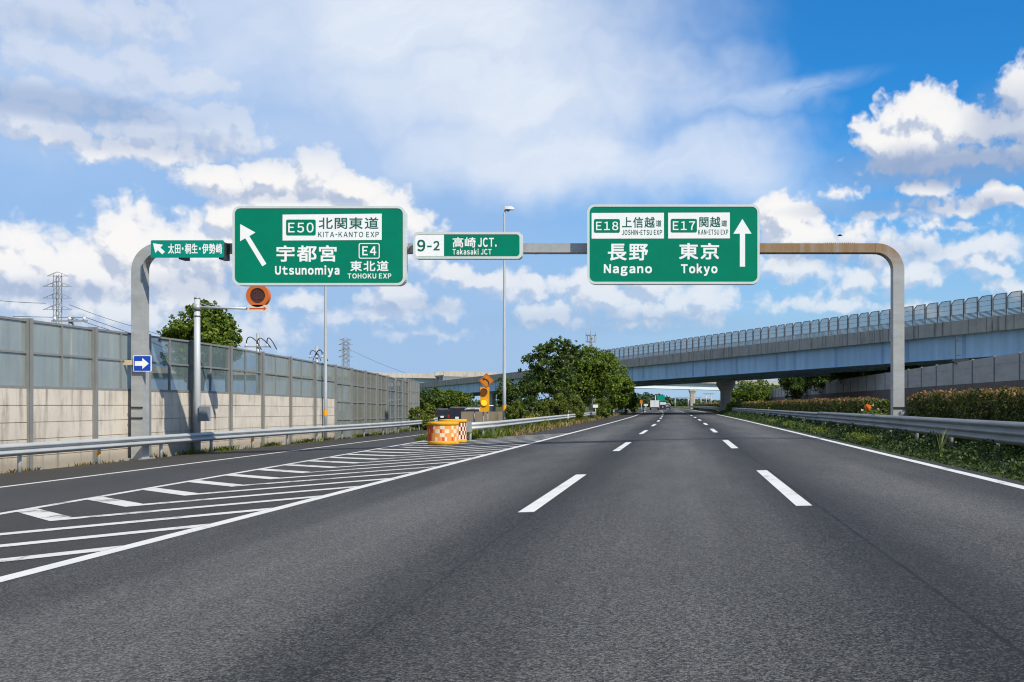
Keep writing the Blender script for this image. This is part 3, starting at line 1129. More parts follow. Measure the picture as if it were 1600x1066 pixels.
# left sign
t, f = big_sign('overhead_sign', 'large green sign with a diagonal white arrow, reading Utsunomiya', (363, 633, 322, 446), .27, 3.6, .34)
MB().prism_y(px_poly([(375.3, 350.3), (399, 363.4), (389.5, 369.2), (416.2, 412.4), (409.8, 416.3), (383.2, 372.4), (375.2, 377)], YT), YT, YT + .004).build('arrow', 'sign_white', t)
p = MB().prism_y(px_poly([(441.5, 335.5), (596.4, 334), (596.4, 375), (441.5, 376)], YT), YT, YT + .004).build('route_panel', 'sign_white', t)
MB().prism_y(px_rrect(447, 493.3, 343.2, 368, YT - .005, .06), YT - .005, YT - .001).build('route_box', 'sign_green', p)
lettering('E50', 450.3, 490, 348, 363.6, YT - .009, 'sign_white', p, 0.012)
lettering('北関東道', 498, 591.5, 339.6, 358, YT - .005, 'sign_ink', p, 0.012)
lettering('KITA-KANTO EXP', 497, 592, 362.2, 370.8, YT - .005, 'sign_ink', p, 0.009)
lettering('宇都宮', 432, 526, 383.4, 409.2, YT, 'sign_white', t, 0.022)
lettering('Utsunomiya', 429.7, 530.4, 414.8, 433.2, YT, 'sign_white', t, 0.022)
o_ = px_rrect(560.4, 593.2, 380, 404.3, YT, .07)
i_ = px_rrect(561.8, 591.8, 381.4, 402.9, YT, .05)
MB().ring_y(o_, i_, YT, YT + .004).build('route_outline', 'sign_white', t)
lettering('E4', 566, 588, 385, 399.2, YT, 'sign_white', t, 0.019)
lettering('東北道', 547.2, 607, 407.6, 424, YT, 'sign_white', t, 0.019)
lettering('TOHOKU EXP', 543, 611.3, 427.4, 435.4, YT, 'sign_white', t, 0.020)

# right sign
t, f = big_sign('overhead_sign', 'large green sign with an upright white arrow, reading Nagano and Tokyo', (917.5, 1187, 319.5, 444), .27, 3.6, .30)
p = MB().prism_y(px_poly([(924.4, 333), (1037.4, 332.6), (1037.4, 372.8), (924.4, 373)], YT), YT, YT + .004).build('route_panel', 'sign_white', t)
MB().prism_y(px_rrect(928, 968.6, 342.4, 363.8, YT - .005, .06), YT - .005, YT - .001).build('route_box', 'sign_green', p)
lettering('E18', 931.3, 966, 346.4, 360, YT - .009, 'sign_white', p, 0.012)
lettering('上信越', 972, 1023, 339, 356, YT - .005, 'sign_ink', p, 0.012)
lettering('道', 1024.7, 1033.7, 344, 354, YT - .005, 'sign_ink', p, 0.009)
lettering('JOSHIN-ETSU EXP', 972, 1034.4, 359.2, 367.2, YT - .005, 'sign_ink', p, 0.009)
p = MB().prism_y(px_poly([(1044, 332.6), (1140.4, 332.2), (1140.4, 372.6), (1044, 372.8)], YT), YT, YT + .004).build('route_panel', 'sign_white', t)
MB().prism_y(px_rrect(1048, 1089, 342, 363.4, YT - .005, .06), YT - .005, YT - .001).build('route_box', 'sign_green', p)
lettering('E17', 1051.3, 1086, 346, 359.6, YT - .009, 'sign_white', p, 0.012)
lettering('関越', 1092.8, 1125.6, 338.8, 355.2, YT - .005, 'sign_ink', p, 0.012)
lettering('道', 1127, 1136.3, 344, 353.8, YT - .005, 'sign_ink', p, 0.009)
lettering('KAN-ETSU EXP', 1091, 1137.8, 358.7, 366.8, YT - .005, 'sign_ink', p, 0.009)
lettering('長野', 949.7, 1012.6, 381, 407.2, YT, 'sign_white', t, 0.022)
lettering('Nagano', 943.5, 1018.7, 413, 431.4, YT, 'sign_white', t, 0.022)
lettering('東京', 1060.9, 1123.6, 379.8, 405.6, YT, 'sign_white', t, 0.022)
lettering('Tokyo', 1064, 1121, 412, 431.2, YT, 'sign_white', t, 0.022)
MB().prism_y(px_poly([(1160, 342.2), (1174.3, 365.3), (1164.2, 365.3), (1164.2, 416.8), (1156, 416.8), (1156, 365.3), (1145.8, 365.3)], YT), YT, YT + .004).build('arrow', 'sign_white', t)

# junction sign in the middle
t, f = big_sign('overhead_sign', 'low sign, white left end reading 9-2, green right part reading Takasaki JCT', (645.5, 815.5, 362.5, 404.5), .16, 3.8, .30)
p = MB().prism_y(px_poly([(648.8, 367), (693.6, 366.6), (693.6, 400.2), (648.8, 400.2)], YT), YT, YT + .004).build('number_panel', 'sign_white', t)
lettering('9', 652, 664.6, 374.6, 393, YT - .005, 'sign_ink', p, 0.020)
lettering('-', 667.5, 674.5, 383.9, 386.3, YT - .005, 'sign_ink', p, 0.017)
lettering('2', 677.2, 687, 376.6, 391.3, YT - .005, 'sign_ink', p, 0.020)
lettering('高崎', 707.2, 743.4, 371, 386.8, YT, 'sign_white', t, 0.019)
lettering('JCT.', 746.8, 776, 371.6, 386, YT, 'sign_white', t, 0.019)
lettering('Takasaki JCT', 707, 768, 388.7, 398, YT, 'sign_white', t, 0.017)

# small teal sign at the left end
bx = (235.3, 349.4, 375.4, 402.6)
t = thing('overhead_sign', 'small plain teal sign strip without a border, at the left bend of the gantry', 'road sign', P(292, 402.6, YS0))
MB().prism_y(px_rrect(*bx, YS0, .05), YS0 + .012, YS0 + .05).build('board', 'sign_teal', t)
for q in (282, 345):
    X = P(q, 400, YS0).x
    MB().box(X - .09, X + .09, YS0 + .052, YG - .006, P(q, 404.8, YS0).z, P(q, 378, YS0).z).build('bracket', 'dark_metal', t)
MB().prism_y(px_poly([(239, 380.3), (254.8, 382.5), (250.6, 387), (257.6, 393.6), (253.4, 397.6), (246.6, 391.2), (242.6, 395.6)], YT), YT, YT + .004).build('arrow', 'sign_white', t)
lettering('太田・桐生・伊勢崎', 262.5, 347, 380.8, 396.6, YT, 'sign_white', t, 0.017)

# ------------------------------------------------------------------ the gantry: box-section arch
gx0, gx1 = P(213.5, 0, YG).x, P(1404.5, 0, YG).x
g = thing('sign_gantry', 'grey steel box-section sign gantry spanning all lanes, rusty along its right half', 'gantry', ((gx0 + gx1) / 2, YG + .25, gz(-5)))
zt, zb_ = P(0, 380.2, YG).z, P(0, 394.4, YG).z
zc = (zt + zb_) / 2
hh = (zt - zb_) / 2
hw = .20


def box_arc(mb, cx, cz, r, a0, a1, n=12):
    """quarter bend of the tube in the xz plane"""
    v, f = [], []
    for i in range(n + 1):
        a = R(a0 + (a1 - a0) * i / n)
        h = hh + (hw - hh) * (i / n)
        for rr in (r - h, r + h):
            for y in (YG, YG + .5):
                v.append((cx + rr * math.cos(a), y, cz + rr * math.sin(a)))
    for i in range(n):
        b = 4 * i
        f += [(b, b + 4, b + 5, b + 1), (b + 2, b + 3, b + 7, b + 6), (b, b + 2, b + 6, b + 4), (b + 1, b + 5, b + 7, b + 3)]
    mb.add(v, f)
rb = .80
mb = MB()
mb.box(gx0 + rb, gx1 - rb, YG, YG + .5, zb_, zt)
box_arc(mb, gx0 + rb, zc - rb, rb, 90, 180)
box_arc(mb, gx1 - rb, zc - rb, rb, 90, 0)
mb.build('beam', 'rust_tube', g)
for X in (gx0, gx1):
    z0 = gz(X) - .06
    mb = MB().box(X - hw, X + hw, YG, YG + .5, z0, zc - rb)
    o = mb.build('post', 'rust_tube', g)
    MB().box(X - hw - .16, X + hw + .16, YG - .16, YG + .66, z0, z0 + .10).build('base_plate', 'galv', o)
    for dz_ in (1.52, 1.90) if X < 0 else (1.2,):
        MB().box(X - hw - .012, X + hw + .012, YG - .03, YG + .02, z0 + dz_, z0 + dz_ + .06).build('collar', 'dark_metal', o)
for X_, z_ in ((gx0 + rb, zc), (gx1 - rb, zc), (-13.0, zc), (2.6, zc), (-5.2, zc)):
    MB().box(X_ - .035, X_ + .035, YG - .006, YG + .506, z_ - hh - .006, z_ + hh + .006).build('joint_band', 'rust_tube', g)
mb = MB()
for i in range(17):
    X = P(1288 + i * 2.95, 0, YG).x
    mb.tube([(X, YG + .2, zt - .01), (X + .02, YG + .19, zt + .055)], .012, 5)
mb.build('bird_spikes', 'dark_metal', g)

# blue keep-right arrow on the left post
Yb = YG - .10
t = thing('arrow_sign', 'square blue sign with a white arrow pointing right, on the left post of the gantry', 'road sign', P(222, 580, Yb))
MB().prism_y(px_rrect(208.3, 236.3, 555.4, 580.6, Yb, .03), Yb, Yb + .03).build('board', 'sign_white', t)
MB().prism_y(px_rrect(209.3, 235.3, 556.4, 579.6, Yb, .02), Yb - .004, Yb - .001).build('blue_face', 'sign_blue', t)
MB().prism_y(px_poly([(210.8, 564.5), (222.5, 564.5), (222.5, 559.5), (232.6, 568.2), (222.5, 576.8), (222.5, 571.8), (210.8, 571.8)], Yb), Yb - .009, Yb - .005).build('arrow', 'sign_white', t)
MB().box(P(215, 0, Yb).x, P(219, 0, Yb).x, Yb + .032, YG - .004, P(0, 575, Yb).z, P(0, 560, Yb).z).build('bracket', 'galv', t)
t = thing('tab_board', 'small blank beige board sticking out left behind the blue arrow sign', 'board', P(201, 571, YG - .05))
MB().box(P(194, 0, YG).x, P(208, 0, YG).x, YG - .06, YG - .035, P(0, 570.6, YG).z, P(0, 563, YG).z).build('plate', 'beige', t)
MB().box(P(206, 0, YG).x, P(215, 0, YG).x, YG - .034, YG - .003, P(0, 568.4, YG).z, P(0, 565.2, YG).z).build('arm', 'galv', t)

# ------------------------------------------------------------------ variable speed limit sign on its own pole
Yp = 42.7
xp = P(308, 0, Yp).x
zg = gz(xp) - .05
t = thing('sign_pole', 'grey steel pole with a side arm, in front of the noise barrier', 'pole', (xp, Yp, zg))
MB().tube([(xp, Yp, zg), (xp, Yp, zg + 3.2), (xp, Yp, P(0, 466.5, Yp).z)], [.135, .13, .11], 16).build('mast', 'pole', t)
MB().lathe((xp, Yp, P(0, 466.8, Yp).z), [(.125, 0), (.125, .04), (.07, .07)], 16).build('cap', 'galv', t)
za = P(0, 481, Yp).z
MB().tube([(xp + .09, Yp, za + .02), (P(388, 0, Yp).x, Yp, za - .03)], .05, 10).build('arm', 'pole', t)
MB().lathe((xp, Yp, za - .10), [(.16, 0), (.16, .22)], 14).build('clamp', 'galv', t)
MB().lathe((xp, Yp, za - .35), [(.145, 0), (.145, .06)], 14).build('clamp', 'galv', t)
MB().bar((xp, Yp, za + .25), (P(330, 0, Yp).x, Yp, za + .03), .03).build('brace', 'galv', t)
bx = MB().box(P(313.5, 0, Yp).x, P(326.5, 0, Yp).x, Yp - .18, Yp + .14, P(0, 658, Yp).z, P(0, 635, Yp).z).build('control_box', 'box_grey', t)
MB().box(P(314.5, 0, Yp).x, P(322, 0, Yp).x, Yp - .20, Yp - .183, P(0, 656.5, Yp).z, P(0, 636.5, Yp).z).build('box_door', 'sign_blue' if False else 'box_grey', bx)
Yd = Yp - .12
c = P(402.2, 462, Yd)
t = thing('speed_limit_sign', 'round orange-rimmed electronic speed limit display, dark, on an arm below the big left sign', 'road sign', (c.x, Yd, c.z))
rr = 18.0 / F * Yd
circ = lambda r_, n=40: [(c.x + r_ * math.cos(2 * math.pi * k / n), c.z + r_ * math.sin(2 * math.pi * k / n)) for k in range(n)]
MB().ring_y(circ(rr), circ(rr * .66), Yd, Yd + .22).build('rim', 'orange_ring', t)
MB().prism_y(circ(rr * .66), Yd + .03, Yd + .2).build('display', 'display', t)
for k in range(2):
    X = c.x - .15 + k * .17
    MB().ring_y(rrect(X, X + .13, c.z - .15, c.z + .17, .03), rrect(X + .035, X + .095, c.z - .115, c.z + .135, .02), Yd + .018, Yd + .028).build('digit', 'display_mark', t)
for q in (400, 407):
    X = P(q, 0, Yd).x
    MB().box(X - .04, X + .04, Yd + .05, Yd + .12, P(0, 477, Yd).z, P(0, 478.6, Yd).z + .12).build('mount', 'dark_metal', t)
t = thing('arrow_plate', 'small cream plate with a thin orange-red arrow, under the round speed limit display', 'road sign', P(402, 489, Yd))
MB().prism_y(px_rrect(386.5, 419, 476.6, 487.6, Yd, .02), Yd, Yd + .03).build('plate', 'cream', t)
MB().prism_y(px_poly([(389.5, 481.2), (412, 481.2), (412, 478.8), (416.5, 482.2), (412, 485.6), (412, 483.3), (389.5, 483.3)], Yd), Yd - .006, Yd - .002).build('arrow', 'red_ink', t)

# ------------------------------------------------------------------ noise barrier on the left
nb = thing('noise_barrier', 'tall noise barrier of concrete planks below and grey glazed panels above, nearest part', 'noise barrier', (-19.95, 40, gz(-19.95)))
nb2 = thing('noise_barrier', 'noise barrier of four rows of grey glazed panels without concrete, curving away behind the guardrail', 'noise barrier', (-20.2, 68, gz(-20.2)))


def wtop(Y):
    return 4.02 - max(0.0, Y - 45) * 0.020


def wconc(Y):
    return 1.92 - max(0.0, Y - 45) * 0.010


def bay(Y0, Y1, root, solid, pane_mat):
    a = Vector((wall_l(Y0), Y0, 0)); b = Vector((wall_l(Y1), Y1, 0))
    d = (b - a); L = d.length; d.normalize()
    nrm = Vector((d.y, -d.x, 0))         # towards the road
    zb = gz(a.x) - .10
    def pt(u, off, z):
        q = a + d * u + nrm * off
        return (q.x, q.y, z)
    def slab(mb, u0, u1, o0, o1, z0a, z0b, z1a, z1b, m=0):
        """panel with sloping top and bottom edges"""
        v = [pt(u0, o0, z0a), pt(u1, o0, z0b), pt(u1, o1, z0b), pt(u0, o1, z0a), pt(u0, o0, z1a), pt(u1, o0, z1b), pt(u1, o1, z1b), pt(u0, o1, z1a)]
        mb.add(v, [(0, 3, 2, 1), (4, 5, 6, 7), (0, 1, 5, 4), (2, 3, 7, 6), (0, 4, 7, 3), (1, 2, 6, 5)], m)
    # post
    mb = MB()
    za = wtop(Y0) + .03
    mb.obox(a + Vector((0, 0, (za + zb) / 2)) + nrm * .02, d * .055, nrm * .13, Vector((0, 0, (za - zb) / 2)))
    mb.obox(a + Vector((0, 0, (za + zb) / 2)) + nrm * .165, d * .075, nrm * .013, Vector((0, 0, (za - zb) / 2)))
    mb.build('post', 'post_grey', root)
    g0, g1 = .062, L - .062
    top0, top1 = wtop(Y0), wtop(Y1)
    c0, c1 = wconc(Y0), wconc(Y1)
    if solid:
        mb = MB()
        n = 5
        for i in range(n):
            f0, f1 = i / n, (i + 1) / n
            l0, l1 = zb + (c0 - zb) * f0, zb + (c1 - zb) * f0
            h0, h1 = zb + (c0 - zb) * f1 - .022, zb + (c1 - zb) * f1 - .022
            jit = random.Random(i + int(Y0 * 10)).uniform(-.008, .008)
            slab(mb, g0, g1, -.06 + jit, .05 + jit, l0, l1, h0, h1)
        slab(mb, g0, g1, -.05, .02, zb, zb, c0 - .03, c1 - .03)
        mb.build('concrete_planks', 'plank', root)
        lo0, lo1 = c0, c1
        rows = 2
    else:
        lo0, lo1 = zb + .1, zb + .1
        rows = 4
    fr = MB()
    cuts = [i / rows for i in range(rows + 1)]
    for q in cuts:
        z0, z1 = lo0 + (top0 - lo0) * q, lo1 + (top1 - lo1) * q
        if q == 1:
            z0 -= .07; z1 -= .07
        if q == 0 and solid:
            z0 -= .0205; z1 -= .0205
        slab(fr, g0, g1, -.03, .054, z0, z1, z0 + (.0905 if q == 0 and solid else .07), z1 + (.0905 if q == 0 and solid else .07))
    mid = L / 2
    for q0, q1 in zip(cuts, cuts[1:]):
        zl0, zl1 = lo0 + (top0 - lo0) * q0 + .072, lo1 + (top1 - lo1) * q0 + .072
        zh0, zh1 = lo0 + (top0 - lo0) * q1 - (.072 if q1 == 1 else .002), lo1 + (top1 - lo1) * q1 - (.072 if q1 == 1 else .002)
        zm_l, zm_h = (zl0 + zl1) / 2, (zh0 + zh1) / 2
        slab(fr, mid - .035, mid + .035, -.028, .055, zm_l, zm_l, zm_h, zm_h)
    fo = fr.build('panel_frame', 'post_grey', root)
    pn = MB()
    for q0, q1 in zip(cuts, cuts[1:]):
        zl0, zl1 = lo0 + (top0 - lo0) * q0 + .072, lo1 + (top1 - lo1) * q0 + .072
        zh0, zh1 = lo0 + (top0 - lo0) * q1 - (.072 if q1 == 1 else .002), lo1 + (top1 - lo1) * q1 - (.072 if q1 == 1 else .002)
        zml, zmh = (zl0 + zl1) / 2, (zh0 + zh1) / 2
        slab(pn, g0 + .004, mid - .037, 0, .012, zl0, zml, zh0, zmh)
        slab(pn, mid + .037, g1 - .004, 0, .012, zml, zl1, zmh, zh1)
    pn.build('pane', pane_mat, fo)


y = 32.3 - 3.62 * 5
k = 0
while y < 60.5:
    bay(y, y + 3.62, nb, True, 'glass' if not (36 < y < 47) else 'glass_clear')
    y += 3.62
    k += 1
y0 = y
while y < 82:
    bay(y, y + 3.3, nb2, False, 'glass_clear' if 74 < y < 80 else ('glass' if y < 64 else 'glass_olive'))
    y += 3.3
nb3 = thing('noise_barrier', 'short far stretch of glazed noise barrier, set back behind the end of the longer one', 'noise barrier', (-26, 108, gz(-26)))
_w, _t = wall_l, wtop
wall_l = lambda Y: -24.6 - (Y - 95) * 0.20
wtop = lambda Y: 3.75 + (Y - 95) * .008
y = 95.0
while y < 124:
    bay(y, y + 4.2, nb3, False, 'glass')
    y += 4.2
wall_l, wtop = _w, _t


# ------------------------------------------------------------------ guardrails
def rail_profile(depth, humps, h):
    pts = []
    n = humps * 8
    for i in range(n + 1):
        v = h * i / n
        u = depth * (0.5 - 0.5 * math.cos(2 * math.pi * humps * i / n)) ** .7
        pts.append((u, v))
    back = [(u - .012, v) for u, v in pts[::-1]]
    return pts + back


def guardrail(name, label, fx, ys, side, top, bot, humps, posts, tape=(), m='rail'):
    """beam facing the road at 'side' (+1 = faces +X)"""
    ym = (ys[0] + ys[-1]) / 2
    t = thing(name, label, 'guardrail', (fx(ym), ym, gz(fx(ym))))
    path = []
    for Y in ys:
        path.append((Vector((fx(Y), Y, bot(Y))), Vector((side, 0, 0))))
    h = top(ys[0]) - bot(ys[0])
    prof = rail_profile(.085, humps, h)
    if side < 0:
        prof = prof[::-1]
    MB().sweep(prof, path, smooth=True).build('beam', m, t)
    for i, Y in enumerate(posts):
        X = fx(Y) - side * .16
        zb = gz(X) - .12 + (0.0 if X < 6 else .02)
        zt_ = top(Y) - .06
        mb = MB().tube([(X, Y, zb), (X, Y, zt_)], .06, 10)
        mb.box(min(X + side * .055, fx(Y) - side * .014), max(X + side * .055, fx(Y) - side * .014), Y - .05, Y + .05, (top(Y) + bot(Y)) / 2 - .12, (top(Y) + bot(Y)) / 2 + .12)
        po = mb.build('post', m, t)
        if i in tape:
            MB().tube([(X, Y, bot(Y) - .22), (X, Y, bot(Y) - .08)], .064, 12, caps=False).build('reflective_band', 'amber_board', po)
    return t


lt = lambda Y: .30 - max(0.0, Y - 45) * .002
guardrail('guardrail', 'long galvanised guardrail in front of the noise barrier on the left', rail_l, frange(8, 118, 3), 1,
          lambda Y: lt(Y), lambda Y: lt(Y) - .36, 2, [30.7 + 4.2 * k for k in range(-5, 21)], tape=(6, 9))
gx = lambda Y: -9.25 - .36 * max(0.0, (53.5 - Y) / 5) ** 1.5 + bend(Y)
gl = guardrail('guardrail', 'galvanised guardrail starting behind the striped crash drums and running along the trees', gx, frange(48.6, 300, 5), 1,
               lambda Y: .58, lambda Y: .22, 2, [49.2, 51.4, 53.6, 55.8] + [60 + 4.2 * k for k in range(0, 56)])
MB().box(-9.78, -9.50, 48.2, 48.56, .16, .62).build('end_terminal', 'galv', gl)
nr = lambda Y: 7.2 + bend(Y)
guardrail('guardrail', 'nearest galvanised guardrail with three ridges, beside the long hedge on the right', nr, frange(6, 54.2, 3), -1,
          lambda Y: 1.05, lambda Y: .55, 3, [8 + 4.1 * k for k in range(0, 12)], m='shaded_rail')
guardrail('guardrail', 'far galvanised guardrail on the right, beginning where the nearest one overlaps it', lambda Y: 7.36 + bend(Y), frange(53.2, 300, 5), -1,
          lambda Y: 1.0, lambda Y: .52, 3, [55 + 4.1 * k for k in range(0, 50)], m='shaded_rail')

# ------------------------------------------------------------------ bridges
def line_pts(A, B, n):
    A, B = Vector(A), Vector(B)
    return [A.lerp(B, i / n) for i in range(n + 1)]


# near bridge: straight, oblique over the road, rising towards the right
BA, BB = Vector((52.5, 50.0, 0)), Vector((-104.0, 360.0, 0))
bdir = (BB - BA).normalized()
bnrm = Vector((-bdir.y, bdir.x, 0))          # away from the camera?
if bnrm.y < 0:
    bnrm = -bnrm
def zbot(Y):
    return 5.95 - 0.0103 * (Y - 93)
def at_Y(Y):
    t = (Y - BA.y) / (BB.y - BA.y)
    p = BA.lerp(BB, t)
    return Vector((p.x, p.y, 0))
near = thing('highway_bridge', 'blue girder bridge with concrete parapet and tall panel fence, crossing the road obliquely', 'bridge', (8, 141, 0))
path = [(at_Y(Y) + Vector((0, 0, zbot(Y))), bnrm) for Y in frange(50, 360, 10)]
GH, PH, DW = 2.35, 1.25, 16.0
# deck slab with both parapets as one closed outline (u away from the camera side, v up)
deck = [(0, GH - .12), (.9, GH + .02), (DW - .9, GH + .02), (DW, GH - .12), (DW, GH + PH), (DW - .28, GH + PH), (DW - .28, GH + .32),
        (.28, GH + .32), (.28, GH + PH), (0, GH + PH)]
MB().sweep(deck[::-1], path).build('deck', 'bridge_concrete', near)
for u0 in (.75, 5.4, 10.0, DW - 1.0):
    gi = MB()
    gi.sweep([(u0, 0), (u0 + .06, 0), (u0 + .06, GH), (u0, GH)][::-1], path)
    gi.sweep([(u0 - .22, -.05), (u0 + .28, -.05), (u0 + .28, -.002), (u0 - .22, -.002)][::-1], path)
    go_ = gi.build('girder', 'blue_steel', near)
    if u0 < 1:
        Y = 62.0
        i = 0
        while Y < 340:
            p = at_Y(Y) + bnrm * (u0 - .012)
            z0 = zbot(Y)
            MB().obox(p + Vector((0, 0, z0 + GH / 2 - .03)), bdir * .26, bnrm * .010, Vector((0, 0, GH / 2 - .08))).build('stiffener', 'blue_dark', go_)
            i += 1
            Y += (7.6, 7.6, 3.6)[i % 3] if i % 6 else 9
# fence of separate framed sheets on the parapet
def fence_panel():
    w, h = 1.62, 1.98
    fr, sh = MB(), MB()
    z0 = .52
    outline = [(-w / 2, z0), (w / 2, z0), (w / 2, h), (-w / 2 + .45, h), (-w / 2, h - .32)]
    out = [(x, z) for x, z in outline]
    for (a, b) in zip(out, out[1:] + out[:1]):
        fr.bar((a[0], 0, a[1]), (b[0], 0, b[1]), .055)
    for q in (.36, .68):
        z = z0 + (h - z0) * q
        fr.bar((-w / 2 + .03, 0, z), (w / 2 - .03, 0, z), .025)
    fr.box(w / 2 + .03, w / 2 + .12, -.06, .06, 0, h + .02)
    for k in range(4):
        fr.obox((0, -.02, .08 + k * .115), (w / 2, 0, 0), (0, .05, .035), (0, -.006, .012))
    sh.add([(x, .002, z) for x, z in out] + [(x, .012, z) for x, z in out],
           [(0, 1, 2, 3, 4), (9, 8, 7, 6, 5)] + [(i, i + 5, (i + 1) % 5 + 5, (i + 1) % 5) for i in range(5)])
    return fr, sh
frm, sht = fence_panel()
ang = math.atan2(-bdir.y, -bdir.x)
proto = None
Y = 68.0
i = 0
while Y < 184:
    p = at_Y(Y) + bnrm * .14 + Vector((0, 0, zbot(Y) + GH + PH))
    loc = p - near.location
    if proto is None:
        proto = frm.build('fence_panel', 'fence_frame', near, local=True)
        pr_s = sht.build('sheet', 'fence_sheet', proto, local=True)
        o, s_ = proto, pr_s
    else:
        o = proto.copy()
        COL.objects.link(o)
        s_ = pr_s.copy()
        COL.objects.link(s_)
        s_.parent = o
    o.location = loc
    sl = math.atan(.0103 * abs(bdir.y))
    o.rotation_euler = (0, -sl, ang)
    i += 1
    Y += 1.86 * abs(bdir.y)
def pier(parent, c, zt_, w, d, cap_w, m, cap_h=1.5, rz=0.0, z0=-.9):
    mb = MB()
    cs, sn = math.cos(rz), math.sin(rz)
    # polygonal shaft with chamfered corners, flaring into a wider head
    def ring(hw_, hd, z):
        ch = min(hw_, hd) * .35
        pts = [(-hw_ + ch, -hd), (hw_ - ch, -hd), (hw_, -hd + ch), (hw_, hd - ch), (hw_ - ch, hd), (-hw_ + ch, hd), (-hw_, hd - ch), (-hw_, -hd + ch)]
        return [(c[0] + x * cs - y * sn, c[1] + x * sn + y * cs, z) for x, y in pts]
    rings = [ring(w / 2, d / 2, z0), ring(w / 2, d / 2, zt_ - cap_h), ring(w / 2 + (cap_w - w) * .32, d / 2 + .1, zt_ - cap_h * .62), ring(cap_w / 2, d / 2 + .2, zt_ - cap_h * .42), ring(cap_w / 2, d / 2 + .2, zt_)]
    v = sum(rings, [])
    f = []
    for i in range(len(rings) - 1):
        for k in range(8):
            a, b = i * 8 + k, i * 8 + (k + 1) % 8
            f.append((a, b, b + 8, a + 8))
    f += [tuple(range(8))[::-1], tuple(range(len(v) - 8, len(v)))]
    mb.add(v, f)
    return mb.build('pier', m, parent)
pier(near, (7.55, 168), 5.18, 1.75, 1.6, 3.0, 'pier_concrete', 1.7)
pier(near, (-43.2, 243), 4.32, 1.0, 1.0, 2.2, 'teal_steel', .8)
pier(near, (-46.5, 262), 4.15, 2.2, 1.6, 2.4, 'pale_concrete', .8)

# far bridge behind it, its side in the sun
FA, FB = Vector((-62, 279, 0)), Vector((95, 357.5, 0))
far = thing('highway_bridge', 'far bridge with pale sunlit girder and beige parapet, seen beneath the nearer blue bridge', 'bridge', (5, 312, 0))
fd = (FB - FA).normalized()
fn = Vector((-fd.y, fd.x, 0))
fpath = []
for i in range(21):
    p = FA.lerp(FB, i / 20)
    fpath.append((p + Vector((0, 0, 6.2 - (p.x + 13) * .017)), fn))
MB().sweep([(0, 1.85), (10, 1.85), (10, 3.2), (9.7, 3.2), (9.7, 2.2), (.3, 2.2), (.3, 3.2), (0, 3.2)][::-1], fpath).build('deck', 'pale_concrete', far)
for u0 in (1.0, 5, 8.9):
    MB().sweep([(u0, 0), (u0 + .06, 0), (u0 + .06, 1.85), (u0, 1.85)][::-1], fpath).build('girder', 'pale_steel', far)
MB().sweep([(.8, -.05), (1.4, -.05), (1.4, -.002), (.8, -.002)][::-1], fpath).build('girder_flange', 'blue_dark', far)
fm = MB()
for i in range(75):
    t_ = i / 75
    p = FA.lerp(FB, t_)
    if p.x < 8:
        continue
    z = 6.2 - (p.x + 13) * .017 + 3.2
    fm.bar(p + fn * .15 + Vector((0, 0, z)), p + fn * .15 + Vector((0, 0, z + 1.7)), .12)
for h in (.6, 1.2, 1.7):
    a = FA.lerp(FB, .46); b = FB
    fm.bar(a + fn * .15 + Vector((0, 0, 6.2 - (a.x + 13) * .017 + 3.2 + h)), b + fn * .15 + Vector((0, 0, 6.2 - (b.x + 13) * .017 + 3.2 + h)), .07)
fm.build('fence', 'galv', far)
pier(far, (4.1, 309), 5.85, 1.6, 1.5, 2.2, 'pale_concrete', 1.3)
pier(far, (44, 330), 5.2, 1.6, 1.5, 2.2, 'pale_concrete', 1.3)

# pale viaduct farther away on the left
VA, VB = Vector((-150, 300, 0)), Vector((-57, 400, 0))
via = thing('viaduct', 'pale beige concrete viaduct on the left, above the end of the noise barrier', 'viaduct', (-100, 350, 0))
vd = (VB - VA).normalized()
vn = Vector((-vd.y, vd.x, 0))
vpath = [(VA.lerp(VB, i / 10) + Vector((0, 0, 10.3 + .35 * i / 10)), vn) for i in range(11)]
MB().sweep([(0, 0), (9, 0), (9, 1.6), (8.7, 1.6), (8.7, .5), (.3, .5), (.3, 1.6), (0, 1.6)][::-1], vpath).build('deck', 'pale_concrete', via)
MB().sweep([(1.5, -1.6), (7.5, -1.6), (7.5, -.01), (1.5, -.01)][::-1], vpath).build('girder', 'teal_steel', via)
for q in (.1, .45, .8):
    p = VA.lerp(VB, q) + vn * 4.5
    pier(via, (p.x, p.y), 8.75, 2.2, 1.8, 4.5, 'pale_concrete', 1.2, math.atan2(vd.y, vd.x))

# ------------------------------------------------------------------ grey noise barrier beyond the opposite carriageway
rw = thing('noise_barrier', 'grey panelled noise barrier on a dark concrete base, beyond the hedge on the right', 'noise barrier', (22.2, 110, .13))
Y = 30.0
i = 0
xw = lambda Y: 22.2 + bend(Y) * .6
while Y < 236:
    st = 5.5
    a, b = Vector((xw(Y), Y, 0)), Vector((xw(Y + st), Y + st, 0))
    d = (b - a).normalized()
    n = Vector((-d.y, d.x, 0))
    L = (b - a).length
    pz0, pz1 = 3.0, 4.78
    mb = MB()
    for r_ in range(3):
        za, zb2 = pz0 + (pz1 - pz0) * r_ / 3, pz0 + (pz1 - pz0) * (r_ + 1) / 3 - .012
        mb.obox(a + d * L / 2 + Vector((0, 0, (za + zb2) / 2)), d * (L / 2 - .08), n * .05, Vector((0, 0, (zb2 - za) / 2)))
    mb.build('panel', 'grey_panel', rw)
    MB().obox(a + d * L / 2 + Vector((0, 0, 1.45)), d * (L / 2 - .012), n * .16, Vector((0, 0, 1.54))).build('base_wall', 'dark_concrete', rw)
    MB().obox(a + Vector((0, 0, 3.9)), d * .06, n * .11, Vector((0, 0, .93))).build('post', 'box_grey', rw)
    Y += st
    i += 1

